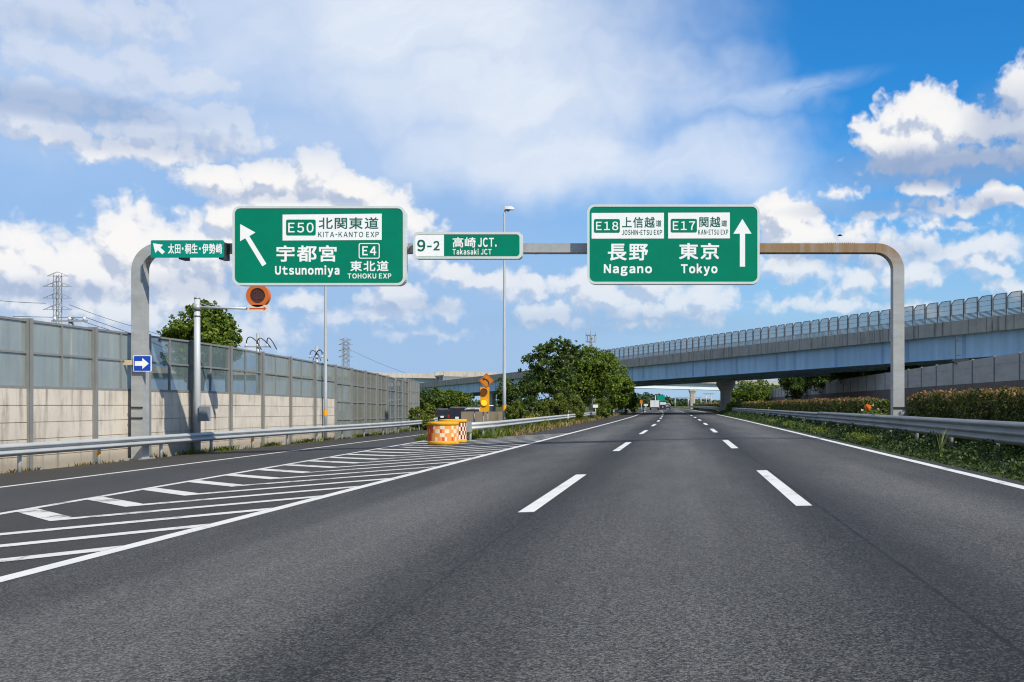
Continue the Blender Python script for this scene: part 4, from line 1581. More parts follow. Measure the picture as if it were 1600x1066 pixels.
# ------------------------------------------------------------------ crash drums in front of the gore guardrail
def drum(name, label, x, y, r, h, patt, seed):
    z = gz(x)
    t = thing(name, label, 'crash drum', (x, y, z))
    rnd = random.Random(seed)
    n = 40
    rows = [(.16 + i * (h - .30) / 4) for i in range(5)]
    mb = MB()
    for j in range(4):
        for k in range(n):
            a0, a1 = 2 * math.pi * k / n, 2 * math.pi * (k + 1) / n
            bl = .03 * math.sin(math.pi * (j + .5) / 4)
            v = [(x + (r) * math.cos(a), y + r * math.sin(a), z + zz) for a, zz in ((a0, rows[j]), (a1, rows[j]), (a1, rows[j + 1]), (a0, rows[j + 1]))]
            mb.add(v, [(0, 1, 2, 3)], patt(j, k, rnd), True)
    mb.build('checked_body', ['drum_white', 'drum_red', 'drum_fade', 'maroon'], t)
    MB().lathe((x, y, z), [(r * .98, .0), (r + .012, .02), (r + .014, .13), (r - .004, .158)], 36).build('base_ring', 'drum_yellow', t)
    MB().lathe((x, y, z), [(r - .004, h - .138), (r + .022, h - .13), (r + .026, h - .02), (r * .99, h), (r * .5, h + .012), (.02, h + .015)], 36).build('lid', 'drum_yellow', t)
    return t


def patt_front(j, k, rnd):
    # seen side: k from 14 (left) over 21 (front) to 28 (right); left third still red, the rest faded
    c = (j + k // 2) % 2
    if 19 <= k <= 26:
        return 1 if rnd.random() < .85 else 2
    if c:
        return 2 if rnd.random() < .88 else 1
    return 0 if rnd.random() < .75 else 2


drum('crash_drum', 'front yellow-lidded crash drum with faded orange and white checks', P(692.5, 0, 44.4).x, 44.4, .63, .95, patt_front, 3)
drum('crash_drum', 'rear crash drum with crisp maroon and white checks, half hidden by the faded one', P(708, 0, 46.75).x, 46.75, .59, 1.02, lambda j, k, r_: 3 if (j + k) % 2 else 0, 4)

# ------------------------------------------------------------------ flashing warning signal
Yw = 70.0
c = P(757, 0, Yw)
t = thing('warning_signal', 'tall amber signal board with a lit lower lamp, on two posts', 'signal', (c.x, Yw, gz(c.x)))
a, b = P(750.2, 643.5, Yw), P(764, 605, Yw)
MB().prism_y(rrect(a.x, b.x, a.z, b.z, .04), Yw, Yw + .16).build('board', 'amber_board', t)
for q in (754, 761):
    X = P(q, 0, Yw).x
    MB().tube([(X, Yw + .22, gz(X) - .1), (X, Yw + .22, a.z + 1.2)], .045, 10).build('post', 'pole', t)
def lamp(py, m, name):
    q = P(756.2 if m == 'lamp_dark' else 757, py, Yw)
    r_ = .215
    cp = lambda rr: [(q.x + rr * math.cos(2 * math.pi * k / 28), q.z + rr * math.sin(2 * math.pi * k / 28)) for k in range(28)]
    l = MB().prism_y(cp(r_), Yw - .05, Yw - .003).build(name, m, t)
    mb = MB().ring_y(cp(r_ + .025), cp(r_ + .003), Yw - .075, Yw - .003)
    mb.build('lamp_rim', 'amber_board' if m != 'lamp_dark' else 'lamp_dark', l)
lamp(612.5, 'lamp_dark', 'unlit_lamp')
lamp(629, 'lamp_lit', 'lit_lamp')
mb = MB()
za = P(0, 634, Yw).z
mb.tube([(P(746, 0, Yw).x, Yw + .24, za), (P(770, 0, Yw).x, Yw + .24, za)], .035, 8)
mb.build('crossbar', 'insulator', t)
Yq = Yw - .01
q = P(760, 595, Yq)
t = thing('bend_sign', 'orange diamond sign with a curved black arrow to the left, above the amber signal board', 'road sign', (q.x, Yq, q.z))
hd = 12.0 / F * Yq
def diamond(h):
    return [(q.x, q.z - h), (q.x + h, q.z), (q.x, q.z + h), (q.x - h, q.z)]
MB().prism_y(diamond(hd), Yq, Yq + .03).build('board', 'orange', t)
MB().ring_y(diamond(hd - .035), diamond(hd - .065), Yq - .005, Yq - .001).build('border', 'dark_metal', t)
def dpx(dx, dy):
    return (760 + dx, 595 + dy)
MB().prism_y(px_poly([dpx(5.2, 6.2), dpx(3.0, 6.2), dpx(2.2, 2.4), dpx(-.6, -.8), dpx(-3.2, -1.6), dpx(-3.6, .2), dpx(-7, -3.0), dpx(-2.4, -5.2), dpx(-2.8, -3.4), dpx(.6, -2.6), dpx(4.2, 1.2)], Yq), Yq - .007, Yq - .002).build('arrow', 'dark_metal', t)
MB().tube([(P(762, 0, Yq).x, Yq + .3, P(0, 612, Yq).z), (P(762, 0, Yq).x, Yq + .3, q.z + .2)], .04, 8).build('post', 'pole', t)

# concrete blocks behind the signal
for x0, x1, lab in ((720.5, 739.5, 'short stained concrete barrier block, left of the dark gap under the amber signal'), (742, 785.5, 'longer stained concrete barrier block, between the amber signal and the lamp post')):
    a, b = P(x0, 657, 76), P(x1, 643.3, 76)
    z0 = gz(a.x) - .1
    t = MB()
    t.prism_y([(a.x, z0), (b.x, z0), (b.x, b.z), (a.x, b.z)], 76, 76.35)
    o = t.build('barrier_block', 'brown_concrete', origin=((a.x + b.x) / 2, 76.1, z0))
    tag(o, lab, 'concrete block')


# ------------------------------------------------------------------ street lamps
def street_lamp(label, px, Y, top_py, r0, band_py=None, side=1, arm=1.1):
    x = P(px, 0, Y).x
    zt_ = P(0, top_py, Y).z
    z0 = gz(x) - .1
    t = thing('street_lamp', label, 'street lamp', (x, Y, z0))
    po = MB().tube([(x, Y, z0), (x, Y, z0 + 3), (x, Y, zt_ - .3), (x + side * .05, Y, zt_ - .05)], [r0, r0 * .92, r0 * .5, r0 * .45], 14).build('post', 'pole', t)
    if band_py:
        zb2 = P(0, band_py, Y).z
        MB().tube([(x, Y, zb2 - .16), (x, Y, zb2 + .16)], r0 + .006, 14, caps=False).build('reflective_band', 'amber_board', po)
    # flat luminaire head
    mb = MB()
    hx = x + side * arm / 2 - .15 * side
    sec = []
    for k, (u, w, h0, h1) in enumerate(((-.36, .05, .02, .10), (-.30, .14, -.02, .15), (0, .19, -.03, .18), (.28, .17, -.04, .15), (.40, .10, -.03, .08), (.44, .04, -.01, .04))):
        X = hx + side * u * arm * .95
        sec.append([(X, Y - w, zt_ + h0), (X, Y + w, zt_ + h0), (X, Y + w * .7, zt_ + h1), (X, Y - w * .7, zt_ + h1)])
    v = sum(sec, [])
    f = []
    for i in range(len(sec) - 1):
        for k in range(4):
            a, b = i * 4 + k, i * 4 + (k + 1) % 4
            f.append((a, b, b + 4, a + 4))
    f += [(0, 1, 2, 3), tuple(len(v) - 4 + k for k in (3, 2, 1, 0))]
    mb.add(v, f)
    h = mb.build('lamp_head', 'insulator', t)
    MB().lathe((hx - side * .05, Y, zt_ - .15), [(.03, 0), (.12, .05), (.13, .115)], 14).build('lens', 'box_grey', h)
    return t
street_lamp('tall grey street lamp standing clear in the middle, beside the round bushes', 788, 66, 327, .115, 638, 1, .85)
street_lamp('slender grey street lamp against the noise barrier, its head hidden by the big left sign', 508.5, 58.9, 350, .10, 645, 1, 1.3)
street_lamp('small far street lamp where the road disappears, left of the lorry', 1005, 180, 614.5, .09, None, 1, 1.2)


# ------------------------------------------------------------------ pylons, mast, poles, wires
def pylon(label, px, py_top, Y, height_px, arms, wbase, wtop_):
    x = P(px, 0, Y).x
    zt_ = P(0, py_top, Y).z
    t = thing('pylon', label, 'pylon', (x, Y, -1))
    mb = MB()
    n = 16
    zs = [(-1 + (zt_ + 1) * i / n) for i in range(n + 1)]
    def w(z):
        q = (z + 1) / (zt_ + 1)
        return wtop_ if q > .62 else wbase + (wtop_ - wbase) * q / .62
    th = .0018 * Y * .24
    for i in range(n):
        for sx in (-1, 1):
            for sy in (-1, 1):
                mb.bar((x + sx * w(zs[i]), Y + sy * w(zs[i]), zs[i]), (x + sx * w(zs[i + 1]), Y + sy * w(zs[i + 1]), zs[i + 1]), th * 1.3)
        for sy in (-1, 1):
            mb.bar((x - w(zs[i]), Y + sy * w(zs[i]), zs[i]), (x + w(zs[i + 1]), Y + sy * w(zs[i + 1]), zs[i + 1]), th * .7)
            mb.bar((x + w(zs[i]), Y + sy * w(zs[i]), zs[i]), (x - w(zs[i + 1]), Y + sy * w(zs[i + 1]), zs[i + 1]), th * .7)
    mb.build('tower', 'pylon', t)
    for (py, half) in arms:
        z = P(0, py, Y).z
        hw_ = half / F * Y
        am = MB()
        for s_ in (-1, 1):
            for sy in (-.5, .5):
                am.bar((x, Y + sy, z), (x + s_ * hw_, Y, z), th * .8)
                am.bar((x, Y + sy, z + hw_ * .38), (x + s_ * hw_, Y, z), th * .7)
            for q in (.35, .7):
                am.bar((x + s_ * hw_ * q, Y, z), (x + s_ * hw_ * q, Y, z + hw_ * .38 * (1 - q)), th * .6)
        am.build('cross_arm', 'pylon', t)
    return t
pylon('large lattice pylon above the noise barrier near the left edge', 90, 430, 400, 0, [(431.5, 17), (448, 23), (466, 23), (484, 23)], 3.4, 1.0)
pylon('small distant lattice pylon above the curving end of the noise barrier', 540, 530, 800, 0, [(531.5, 10), (539, 11.5), (548.5, 11.5), (558, 11.5)], 6.5, 2.0)
x = P(923.5, 0, 400)
t = thing('telecom_mast', 'small antenna mast poking up behind the trees in the middle', 'mast', (x.x, 400, -1))
zt_ = P(0, 524, 400).z
MB().tube([(x.x, 400, -1), (x.x, 400, zt_)], [.9, .55], 10).build('mast', 'pylon', t)
mb = MB()
for z in (zt_, zt_ - 2.5):
    for a in range(8):
        A = [x.x + 1.9 * math.cos(a * math.pi / 4), 400 + 1.9 * math.sin(a * math.pi / 4), z]
        B = [x.x + 1.9 * math.cos((a + 1) * math.pi / 4), 400 + 1.9 * math.sin((a + 1) * math.pi / 4), z]
        mb.bar(A, B, .22)
        mb.bar(A, (x.x, 400, z), .16)
        if z == zt_:
            mb.bar(A, (A[0], A[1], z - 2.5), .16)
mb.build('platform', 'pylon', t)
for dx, h in ((-1.8, 1.6), (0, 2.6), (1.8, 1.6)):
    MB().tube([(x.x + dx, 399, zt_ - .3), (x.x + dx, 399, zt_ + h)], .10, 5).build('antenna', 'pylon', t)


def utility_pole(label, px, Y, py_top, knobs, py_arm, style):
    x = P(px, 0, Y).x
    zt_ = P(0, py_top, Y).z
    t = thing('utility_pole', label, 'utility pole', (x, Y, -.8))
    MB().tube([(x, Y, -.8), (x, Y, zt_)], [.17, .11], 10).build('pole', 'galv', t)
    za = P(0, py_arm, Y).z
    xs_ = [P(k, 0, Y).x for k in knobs]
    MB().box(min(xs_) - .15, max(xs_) + .15, Y - .16, Y - .08, za - .22, za - .14).build('cross_arm', 'galv', t)
    for X in xs_:
        MB().lathe((X, Y - .12, za - .139), [(.05, 0), (.085, .04), (.05, .07), (.08, .11), (.05, .14)], 10).build('insulator', 'insulator', t)
    if style:
        for X in xs_:
            rj = random.Random(int(X * 100))
            s_ = rj.choice((-1, 1))
            w_, h_, e_ = rj.uniform(.22, .42), rj.uniform(.22, .48), rj.uniform(-.6, -.1)
            pts = []
            for k in range(9):
                a = math.pi * k / 8
                pts.append((X + s_ * (w_ - w_ * math.cos(a)), Y - .12, za + .05 + h_ * math.sin(a) + .12 * math.sin(2 * a)))
            pts.append((X + s_ * (2 * w_ + .22), Y - .12, za + e_))
            MB().tube(pts, .035, 6).build('jumper_cable', 'dark_metal', t)
    return t
utility_pole('utility pole with three pin insulators, behind the nearest noise barrier', 111, 50, 494, (88, 111, 134), 496, 0)
utility_pole('utility pole with looping black jumper cables, behind the barrier right of the leafy tree', 403, 72, 521, (386, 403, 418), 538, 1)
utility_pole('utility pole with looping black jumper cables, behind the barrier left of the slender lamp', 495, 96, 541, (485, 495, 504), 556, 1)


def wire(label, pts, Yr, r, sag=0.0):
    q = []
    for (a, b) in zip(pts, pts[1:]):
        A = P(a[0], a[1], a[2]); B = P(b[0], b[1], b[2])
        for k in range(8):
            t_ = k / 8
            q.append(A.lerp(B, t_) - Vector((0, 0, sag * 4 * t_ * (1 - t_))))
    q.append(P(*pts[-1]))
    mb = MB().tube(q, r, 5)
    o = mb.build('power_line', 'dark_metal', origin=q[0])
    tag(o, label, 'power line')
wire('black power line on the pin insulators, dropping away at the right-hand one', [(20, 494.5, 49.9), (88, 496, 49.9), (111, 496, 49.9), (134, 496, 49.9), (210, 523, 49.9), (260, 545, 49.9)], 0, .013)
wire('black power line falling from the middle pin insulator', [(111, 496.6, 49.8), (165, 514, 52), (215, 530, 54)], 0, .014)
wire('thin power line reaching the large pylon from the left edge', [(-60, 463, 380), (72, 474, 400)], 0, .10, .5)
wire('thin power line falling from the large pylon to the right', [(108, 476, 400), (215, 512, 420), (300, 535, 440)], 0, .09, .5)
wire('thin power line stretched left of the small distant pylon', [(552, 549, 800), (640, 585, 820)], 0, .10, 1)


# ------------------------------------------------------------------ vehicles
def car(name, label, cat, loc, rz, kind, paint, group=None):
    """vehicle heading along its own +Y; back at -Y"""
    t = thing(name, label, cat, loc, rz, group)
    if kind == 'van':
        L, W, H = 4.7, 1.80, 1.90
        prof = [(-2.30, .32), (-2.35, .75), (-2.28, 1.02), (-2.08, 1.72), (-1.95, 1.86), (-.6, 1.90), (.75, 1.84), (1.55, 1.22), (2.22, 1.02), (2.35, .72), (2.33, .32)]
        belt, roof = 1.02, 1.80
    elif kind == 'suv':
        L, W, H = 4.5, 1.80, 1.70
        prof = [(-2.15, .36), (-2.22, .78), (-2.12, 1.02), (-1.85, 1.52), (-1.65, 1.66), (-.3, 1.70), (.55, 1.62), (1.15, 1.08), (2.10, .94), (2.24, .70), (2.2, .36)]
        belt, roof = 1.03, 1.58
    else:
        L, W, H = 4.4, 1.70, 1.48
        prof = [(-2.15, .28), (-2.2, .66), (-2.05, .92), (-1.55, 1.32), (-1.2, 1.44), (-.1, 1.48), (.45, 1.40), (1.15, .96), (2.05, .82), (2.2, .62), (2.15, .28)]
        belt, roof = .92, 1.37
    def hw_(z):
        if z <= belt:
            return W / 2 - .03 * max(0, (.55 - z))
        return W / 2 - .17 * (z - belt) / (H - belt)
    mb = MB()
    n = len(prof)
    v = [(-hw_(z), y, z) for y, z in prof] + [(hw_(z), y, z) for y, z in prof]
    f = [tuple(range(n))[::-1], tuple(range(n, 2 * n))]
    f = [tuple(range(n)), tuple(range(2 * n - 1, n - 1, -1))]
    f += [(i, i + n, (i + 1) % n + n, (i + 1) % n) for i in range(n)]
    f = [tuple(reversed(q)) for q in f]
    mb.add(v, f)
    body = mb.build('body', paint, t, local=True)
    bm = body.modifiers.new('bevel', 'BEVEL')
    bm.width = .05
    bm.segments = 2
    bm.limit_method = 'ANGLE'
    # glazing, a few mm proud of the body
    def yz(z, rear=True):
        seq = prof[1:5] if rear else prof[5:10]
        for (y0, z0), (y1, z1) in zip(seq, seq[1:]):
            if min(z0, z1) - 1e-6 <= z <= max(z0, z1) + 1e-6:
                return y0 + (y1 - y0) * (z - z0) / (z1 - z0 if abs(z1 - z0) > 1e-6 else 1)
        return seq[-1][0]
    z0, z1 = belt + .06, roof - .05
    rw_ = MB()
    ya, yb = yz(z0), yz(z1)
    rw_.add([(-hw_(z0) + .12, ya - .012, z0), (hw_(z0) - .12, ya - .012, z0), (hw_(z1) - .12, yb - .012, z1), (-hw_(z1) + .12, yb - .012, z1)], [(0, 1, 2, 3)])
    rw_.build('rear_window', 'window', t, local=True)
    fw = MB()
    ya, yb = yz(z0, False), yz(z1, False)
    fw.add([(-hw_(z0) + .1, ya + .012, z0), (hw_(z0) - .1, ya + .012, z0), (hw_(z1) - .1, yb + .012, z1), (-hw_(z1) + .1, yb + .012, z1)], [(3, 2, 1, 0)])
    fw.build('windscreen', 'window', t, local=True)
    for s_ in (-1, 1):
        sw = MB()
        r0, r1 = yz(z0) + .22, yz(z1) + .18
        f0, f1 = yz(z0, False) - .2, yz(z1, False) - .1
        for a0, a1 in ((0, .34), (.37, .66), (.69, 1.0)):
            q = [(s_ * (hw_(z0) + .006), r0 + (f0 - r0) * a0, z0), (s_ * (hw_(z0) + .006), r0 + (f0 - r0) * a1, z0),
                 (s_ * (hw_(z1) + .006), r1 + (f1 - r1) * a1, z1), (s_ * (hw_(z1) + .006), r1 + (f1 - r1) * a0, z1)]
            sw.add(q, [(0, 1, 2, 3) if s_ > 0 else (3, 2, 1, 0)])
        sw.build('side_window', 'window', t, local=True)
        for y in (-1.35, 1.4):
            wb = MB()
            x_ = s_ * (W / 2 - .12)
            wb.tube([(x_ - .11, y, .32), (x_ + .11, y, .32)], .32, 20)
            w_ = wb.build('wheel', 'tyre', t, local=True)
            xo = s_ * (W / 2 - .01 + .004)
            MB().tube([(xo - s_ * .03, y, .32), (xo + s_ * .004, y, .32)], .20, 16).build('rim', 'rim', w_, local=True)
        tl = MB()
        yr = yz(belt - .1) - .02
        tl.box(s_ * (W / 2 - .09) - .07, s_ * (W / 2 - .09) + .07, yr - .03, yr + .04, belt - .22, belt + (.12 if kind != 'car' else -.06))
        tl.build('tail_light', 'tail_red', t, local=True)
        hl = MB().box(s_ * (W / 2 - .26) - .16, s_ * (W / 2 - .26) + .16, prof[-2][0] - .1, prof[-2][0] + .012, .62, .78)
        hl.build('headlight', 'insulator', t, local=True)
        MB().obox((s_ * (W / 2 + .07), .95, belt + .08), (.09, 0, 0), (0, .04, 0), (0, 0, .07)).build('mirror', paint, t, local=True)
    yr = prof[1][0]
    MB().box(-.17, .17, yr - .035, yr - .008, .72, .92).build('number_plate', 'plate', t, local=True)
    MB().box(-W / 2 + .06, W / 2 - .06, yr - .05, yr + .05, .33, .50).build('rear_bumper', 'dark_metal', t, local=True)
    MB().box(-.22, .22, yz(roof - .02) - .03, yz(roof - .02) + .02, roof - .03, roof + .02).build('brake_light', 'tail_red', t, local=True)
    return t
car('van', 'black van seen from behind, nearest of the dark vehicles left of the concrete block', 'van', (P(716.5, 0, 108).x, 108, -.74), R(8), 'van', 'black_paint')
car('car', 'black off-roader just left of the black van on the slip road', 'car', (P(690, 0, 117).x, 117, -.76), R(14), 'suv', 'black_paint')
car('car', 'silver car half hidden by the concrete block and the amber signal', 'car', (P(741, 0, 112).x, 112, -.62), R(6), 'suv', 'silver_paint')
car('car', 'dark car on the road far ahead, right of the white lorry', 'car', (P(1035.5, 0, 290).x, 290, gz(-4) - .02), R(1), 'car', 'black_paint')
car('car', 'tiny white car far ahead, right of the dark car', 'car', (P(1043, 0, 330).x, 330, -.05), R(2), 'suv', 'white_paint')


def lorry(label, loc, w, h, L, rz):
    t = thing('lorry', label, 'lorry', loc, rz)
    MB().box(-w / 2, w / 2, -L / 2, L / 2 - 1.7, .85, h).build('cargo_box', 'white_paint', t, local=True)
    cb = MB()
    pr = [(L / 2 - 1.6, .5), (L / 2, .5), (L / 2, 1.35), (L / 2 - .3, 2.15), (L / 2 - 1.6, 2.2)]
    v = [(-w * .45, y, z) for y, z in pr] + [(w * .45, y, z) for y, z in pr]
    cb.add(v, [(0, 1, 2, 3, 4), (9, 8, 7, 6, 5)] + [(i, i + 5, (i + 1) % 5 + 5, (i + 1) % 5) for i in range(5)])
    cb.build('cab', 'white_paint', t, local=True)
    MB().box(-w / 2 + .1, w / 2 - .1, -L / 2 + .05, L / 2 - .1, .55, .84).build('chassis', 'dark_metal', t, local=True)
    for s_ in (-1, 1):
        for y in (-L / 2 + 1.0, L / 2 - .9):
            MB().tube([(s_ * (w / 2 - .3), y, .45), (s_ * (w / 2 - .02), y, .45)], .45, 18).build('wheel', 'tyre', t, local=True)
        MB().box(s_ * (w / 2 - .3) - .16, s_ * (w / 2 - .3) + .16, -L / 2 - .04, -L / 2 - .004, .66, .82).build('tail_light', 'tail_red', t, local=True)
    MB().box(-.012, .012, -L / 2 - .012, -L / 2 - .002, .95, h - .1).build('door_gap', 'dark_metal', t, local=True)
    return t
lorry('white box lorry in the left lane far ahead', (P(1022.5, 0, 300).x, 300, -.2), 2.5, 2.75, 7.0, R(3))
lorry('tiny white lorry on the horizon, right of the nearer white lorry', (P(1035.5, 0, 430).x, 430, -.1), 2.4, 2.4, 7.0, R(3))


# ------------------------------------------------------------------ small far signs
def post_sign(name, label, cat, Y, board, m, base_px, frame=None):
    x0, x1, y0, y1 = board
    a, b = P(x0, y1, Y), P(x1, y0, Y)
    X = P(base_px, 0, Y).x
    t = thing(name, label, cat, (X, Y, gz(X)))
    MB().prism_y(rrect(a.x, b.x, a.z, b.z, .06), Y, Y + .06).build('board', m, t)
    MB().tube([(X, Y + .12, gz(X) - .1), (X, Y + .12, b.z - .05)], .0005 * Y, 8).build('post', 'galv', t)
    return t
post_sign('small_sign', 'small blank white sign on a thin post, behind the guardrail by the trees', 'road sign', 118, (926.5, 934.2, 632.3, 637.2), 'sign_white', 930.5)
post_sign('far_sign', 'small far green sign above the road, right of the white lorry', 'road sign', 360, (1026.3, 1039, 618, 626.3), 'sign_teal', 1024)
post_sign('far_sign', 'small far orange sign beyond the end of the trees, at the left kerb', 'road sign', 230, (1000, 1004, 625, 631), 'orange', 1002)
post_sign('far_sign', 'tiny far pale board low beside the left edge of the road', 'road sign', 260, (1006, 1012.5, 631.3, 634.5), 'reed' if False else 'cream', 1009)
dl0 = None
for (px, Y, lab) in ((887.5, 88, 'white marker post farthest left, before the wide domed bush'), (950, 128, 'white marker post just right of the small blank white sign'),
                     (983, 196, 'white marker post near the end of the grove, left one of a pair'), (991.5, 222, 'white marker post farthest right, at the end of the grove'),
                     (907, 101, 'white marker post just left of the small blank white sign')):
    X = P(px, 0, Y).x
    t = thing('delineator', lab, 'marker post', (X, Y, gz(X)), 0, 'marker posts behind the guardrail') if dl0 is None else dup(dl0, (X, Y, gz(X)), None, lab)
    if dl0 is None:
        dl0 = t
        MB().tube([(0, 0, -.1), (0, 0, 1.0)], .035, 8).build('post', 'insulator', t, local=True)
        MB().prism_y([(.09 * math.cos(2 * math.pi * k / 14), 1.06 + .09 * math.sin(2 * math.pi * k / 14)) for k in range(14)], -.03, .03).build('reflector', 'cream', t, local=True)
for (x0, x1, y0, Y, lab) in ((1054, 1076, 620.5, 420, 'slim far sign gantry left of the pale pier, on the horizon'), (1083, 1096, 620.5, 430, 'slim far sign gantry right of the pale pier'),
                             (1098.5, 1115.5, 614.5, 380, 'taller far gantry with two columns, near the dark bridge pier')):
    a, b = P(x0, y0, Y), P(x1, y0, Y)
    t = thing('far_gantry', lab, 'gantry', ((a.x + b.x) / 2, Y, 0))
    MB().box(a.x, b.x, Y, Y + .4, a.z - .35, a.z).build('beam', 'galv', t)
    for q in ((a.x + .2, b.x - .2) if Y != 380 else (a.x + 1.2, b.x - 1.1)):
        MB().tube([(q, Y + .2, -.5), (q, Y + .2, a.z - .351)], .16, 8).build('column', 'galv', t)
    if Y == 380:
        MB().box(a.x - .5, b.x - 1.2, Y + .05, Y + .3, P(0, 623.6, Y).z, P(0, 622.6, Y).z).build('crossbar', 'galv', t)

# dark lamp fixture on a thin pole over the right-hand wall
X = P(1493.5, 0, 88).x
t = thing('camera_pole', 'thin dark pole with two short arms, in front of the blue girder at right', 'pole', (X, 88, 0))
MB().tube([(X, 88, -.1), (X, 88, P(0, 526, 88).z)], .05, 8).build('pole', 'dark_metal', t)
for py in (533, 556):
    z = P(0, py, 88).z
    MB().tube([(X - .05, 88, z), (X + .42, 88, z + .02)], .035, 6).build('arm', 'dark_metal', t)
t = thing('equipment_box', 'dark rounded box on top of the grey wall, by the thin dark pole', 'equipment box', (P(1502, 0, 84).x, 84, P(0, 566, 84).z))
a, b = P(1489, 568, 84), P(1514, 561, 84)
MB().prism_y(rrect(a.x, b.x, a.z, b.z, .17), 83.8, 84.4).build('housing', 'dark_metal', t)
MB().box(a.x + .1, a.x + .25, 83.9, 84.3, 4.70, a.z + .02).build('bracket', 'dark_metal', t)

# bird above the gantry
q = P(1312.5, 368.3, 36)
t = thing('bird', 'small dark bird gliding just above the rusty beam of the gantry', 'bird', q)
mb = MB().tube([q + Vector((-.10, 0, -.005)), q + Vector((-.05, 0, 0)), q + Vector((.03, 0, .005)), q + Vector((.09, 0, .0))], [.006, .02, .022, .009], 8)
mb.build('body', 'dark_metal', t)
for s_ in (-1, 1):
    mb = MB()
    mb.add([(q.x - .05, q.y, q.z + .012), (q.x + .04, q.y, q.z + .012), (q.x + .02, q.y + s_ * .10, q.z + .03), (q.x - .04, q.y + s_ * .09, q.z + .03), (q.x - .07, q.y + s_ * .20, q.z + .005)],
           [(0, 1, 2, 3), (3, 2, 4)] if s_ > 0 else [(3, 2, 1, 0), (4, 2, 3)])
    mb.build('wing', 'dark_metal', t)

# ------------------------------------------------------------------ trees and shrubs
def crown_clumps(C, Rr, n, rs, rng, shell=(.55, .95), up=0.0):
    d = rng.normal(size=(n, 3))
    d[:, 2] += up
    d /= np.linalg.norm(d, axis=1)[:, None]
    k = shell[0] + (shell[1] - shell[0]) * rng.random(n)
    c = np.array(C) + d * np.array(Rr) * k[:, None]
    r = rs * (0.65 + 0.7 * rng.random(n))
    return c, r


def tree(name, label, cat, base, blobs, n, size, m, seed, nsub=26, rsub=.30, trunk=.16, group=None, minz=None, limbs=7, shell=.35, fill=.30):
    """blobs: [(centre, radii)] making the crown; base: foot of the trunk"""
    rng = np.random.default_rng(seed)
    t = thing(name, label, cat, base, 0, group)
    cs, rs = [], []
    for C, Rr in blobs:
        a, b = crown_clumps(C, Rr, nsub, rsub * float(np.mean(Rr)), rng)
        cs.append(a); rs.append(b)
        cs.append(np.array([C])); rs.append(np.array([.45 * float(np.min(Rr))]))
    cs, rs = np.concatenate(cs), np.concatenate(rs)
    k_ = len(cs)
    rad = np.stack([rs * rng.uniform(.7, 1.5, k_), rs * rng.uniform(.7, 1.5, k_), rs * rng.uniform(.45, .95, k_)], 1)
    V = leaf_arrays(cs, rad, int(n * .8), size, rng, .45, .8, .15, .6, minz)
    bc = np.array([q[0] for q in blobs]); br = np.array([q[1] for q in blobs])
    # stray sprays at the outline and leaves filling the inside
    V = np.concatenate([V, leaf_arrays(bc, br * .98, int(n * fill), size, rng, .4, .9, .5, .55, minz)])
    sc, sr_ = [], []
    for C, Rr in blobs:
        a, b = crown_clumps(C, np.array(Rr) * 1.06, 16, .11 * float(np.mean(Rr)), rng, (.92, 1.08), .2)
        sc.append(a); sr_.append(b)
    sc, sr_ = np.concatenate(sc), np.concatenate(sr_)
    V = np.concatenate([V, leaf_arrays(sc, sr_, int(n * .12), size * .9, rng, .4, .9, .1, .5, minz)])
    leaf_obj('crown', V, m, t)
    mb = MB()
    b = Vector(base)
    top = Vector(blobs[0][0])
    mid = b.lerp(top, .55) + Vector((rng.normal() * .1, rng.normal() * .1, 0))
    mb.tube([b - Vector((0, 0, .2)), b.lerp(mid, .5), mid, top], [trunk, trunk * .8, trunk * .6, trunk * .25], 9)
    for i in rng.choice(len(cs), min(limbs, len(cs)), replace=False):
        e = Vector(cs[i])
        s0 = b.lerp(top, .3 + .5 * rng.random())
        mb.tube([s0, s0.lerp(e, .5) + Vector((0, 0, .15)), e], [trunk * .4, trunk * .26, trunk * .08], 6)
    mb.build('trunk', 'bark', t)
    return t


def B(px, py, Y, rx, ry, ryd=None):
    """crown blob from picture points: centre, half width and half height in points"""
    c = P(px, py, Y)
    k = Y / F
    return (tuple(c), (rx * k, (ryd or rx) * k, ry * k))


def G(px, Y, dz=0.0):
    x = P(px, 0, Y).x
    return (x, Y, gz(x) - .05 + dz)


# leafy tree behind the left noise barrier
tree('broadleaf_tree', 'bright leafy tree rising behind the noise barrier on the left', 'tree', G(313, 58),
     [B(315, 515, 58, 44, 38), B(280, 523, 58, 28, 20), B(345, 520, 58, 28, 34), B(318, 488, 58, 26, 18), B(350, 548, 56.8, 22, 20), B(312, 560, 58, 50, 32)],
     15000, .20, 'leaf_tree', 11, 22, .30, .2)
# grove in the middle
tree('broadleaf_tree', 'tall ragged dark tree at the left of the roadside grove', 'tree', G(868, 104),
     [B(868, 566, 104, 40, 32), B(874, 541, 104, 22, 14), B(842, 562, 104, 26, 9), B(838, 590, 104, 26, 22), B(850, 545, 104, 16, 7), B(895, 548, 104, 20, 14), B(862, 610, 104, 46, 26)],
     11000, .28, 'leaf_dark', 21, 24, .23, .22, fill=.10)
tree('broadleaf_tree', 'broad bright green tree in the centre of the roadside grove', 'tree', G(912, 112),
     [B(905, 578, 112, 42, 32), B(925, 562, 112, 34, 22), B(940, 590, 112, 34, 36), B(900, 606, 112, 46, 26)],
     15000, .28, 'leaf_tree', 22, 28, .25, .22, fill=.30)
tree('broadleaf_tree', 'dense green tree at the right of the roadside grove, before the blue bridge', 'tree', G(955, 140),
     [B(955, 590, 140, 28, 34), B(970, 605, 140, 20, 26), B(948, 565, 140, 18, 14), B(962, 618, 140, 26, 20)],
     10000, .34, 'leaf_tree', 23, 20, .28, .22)
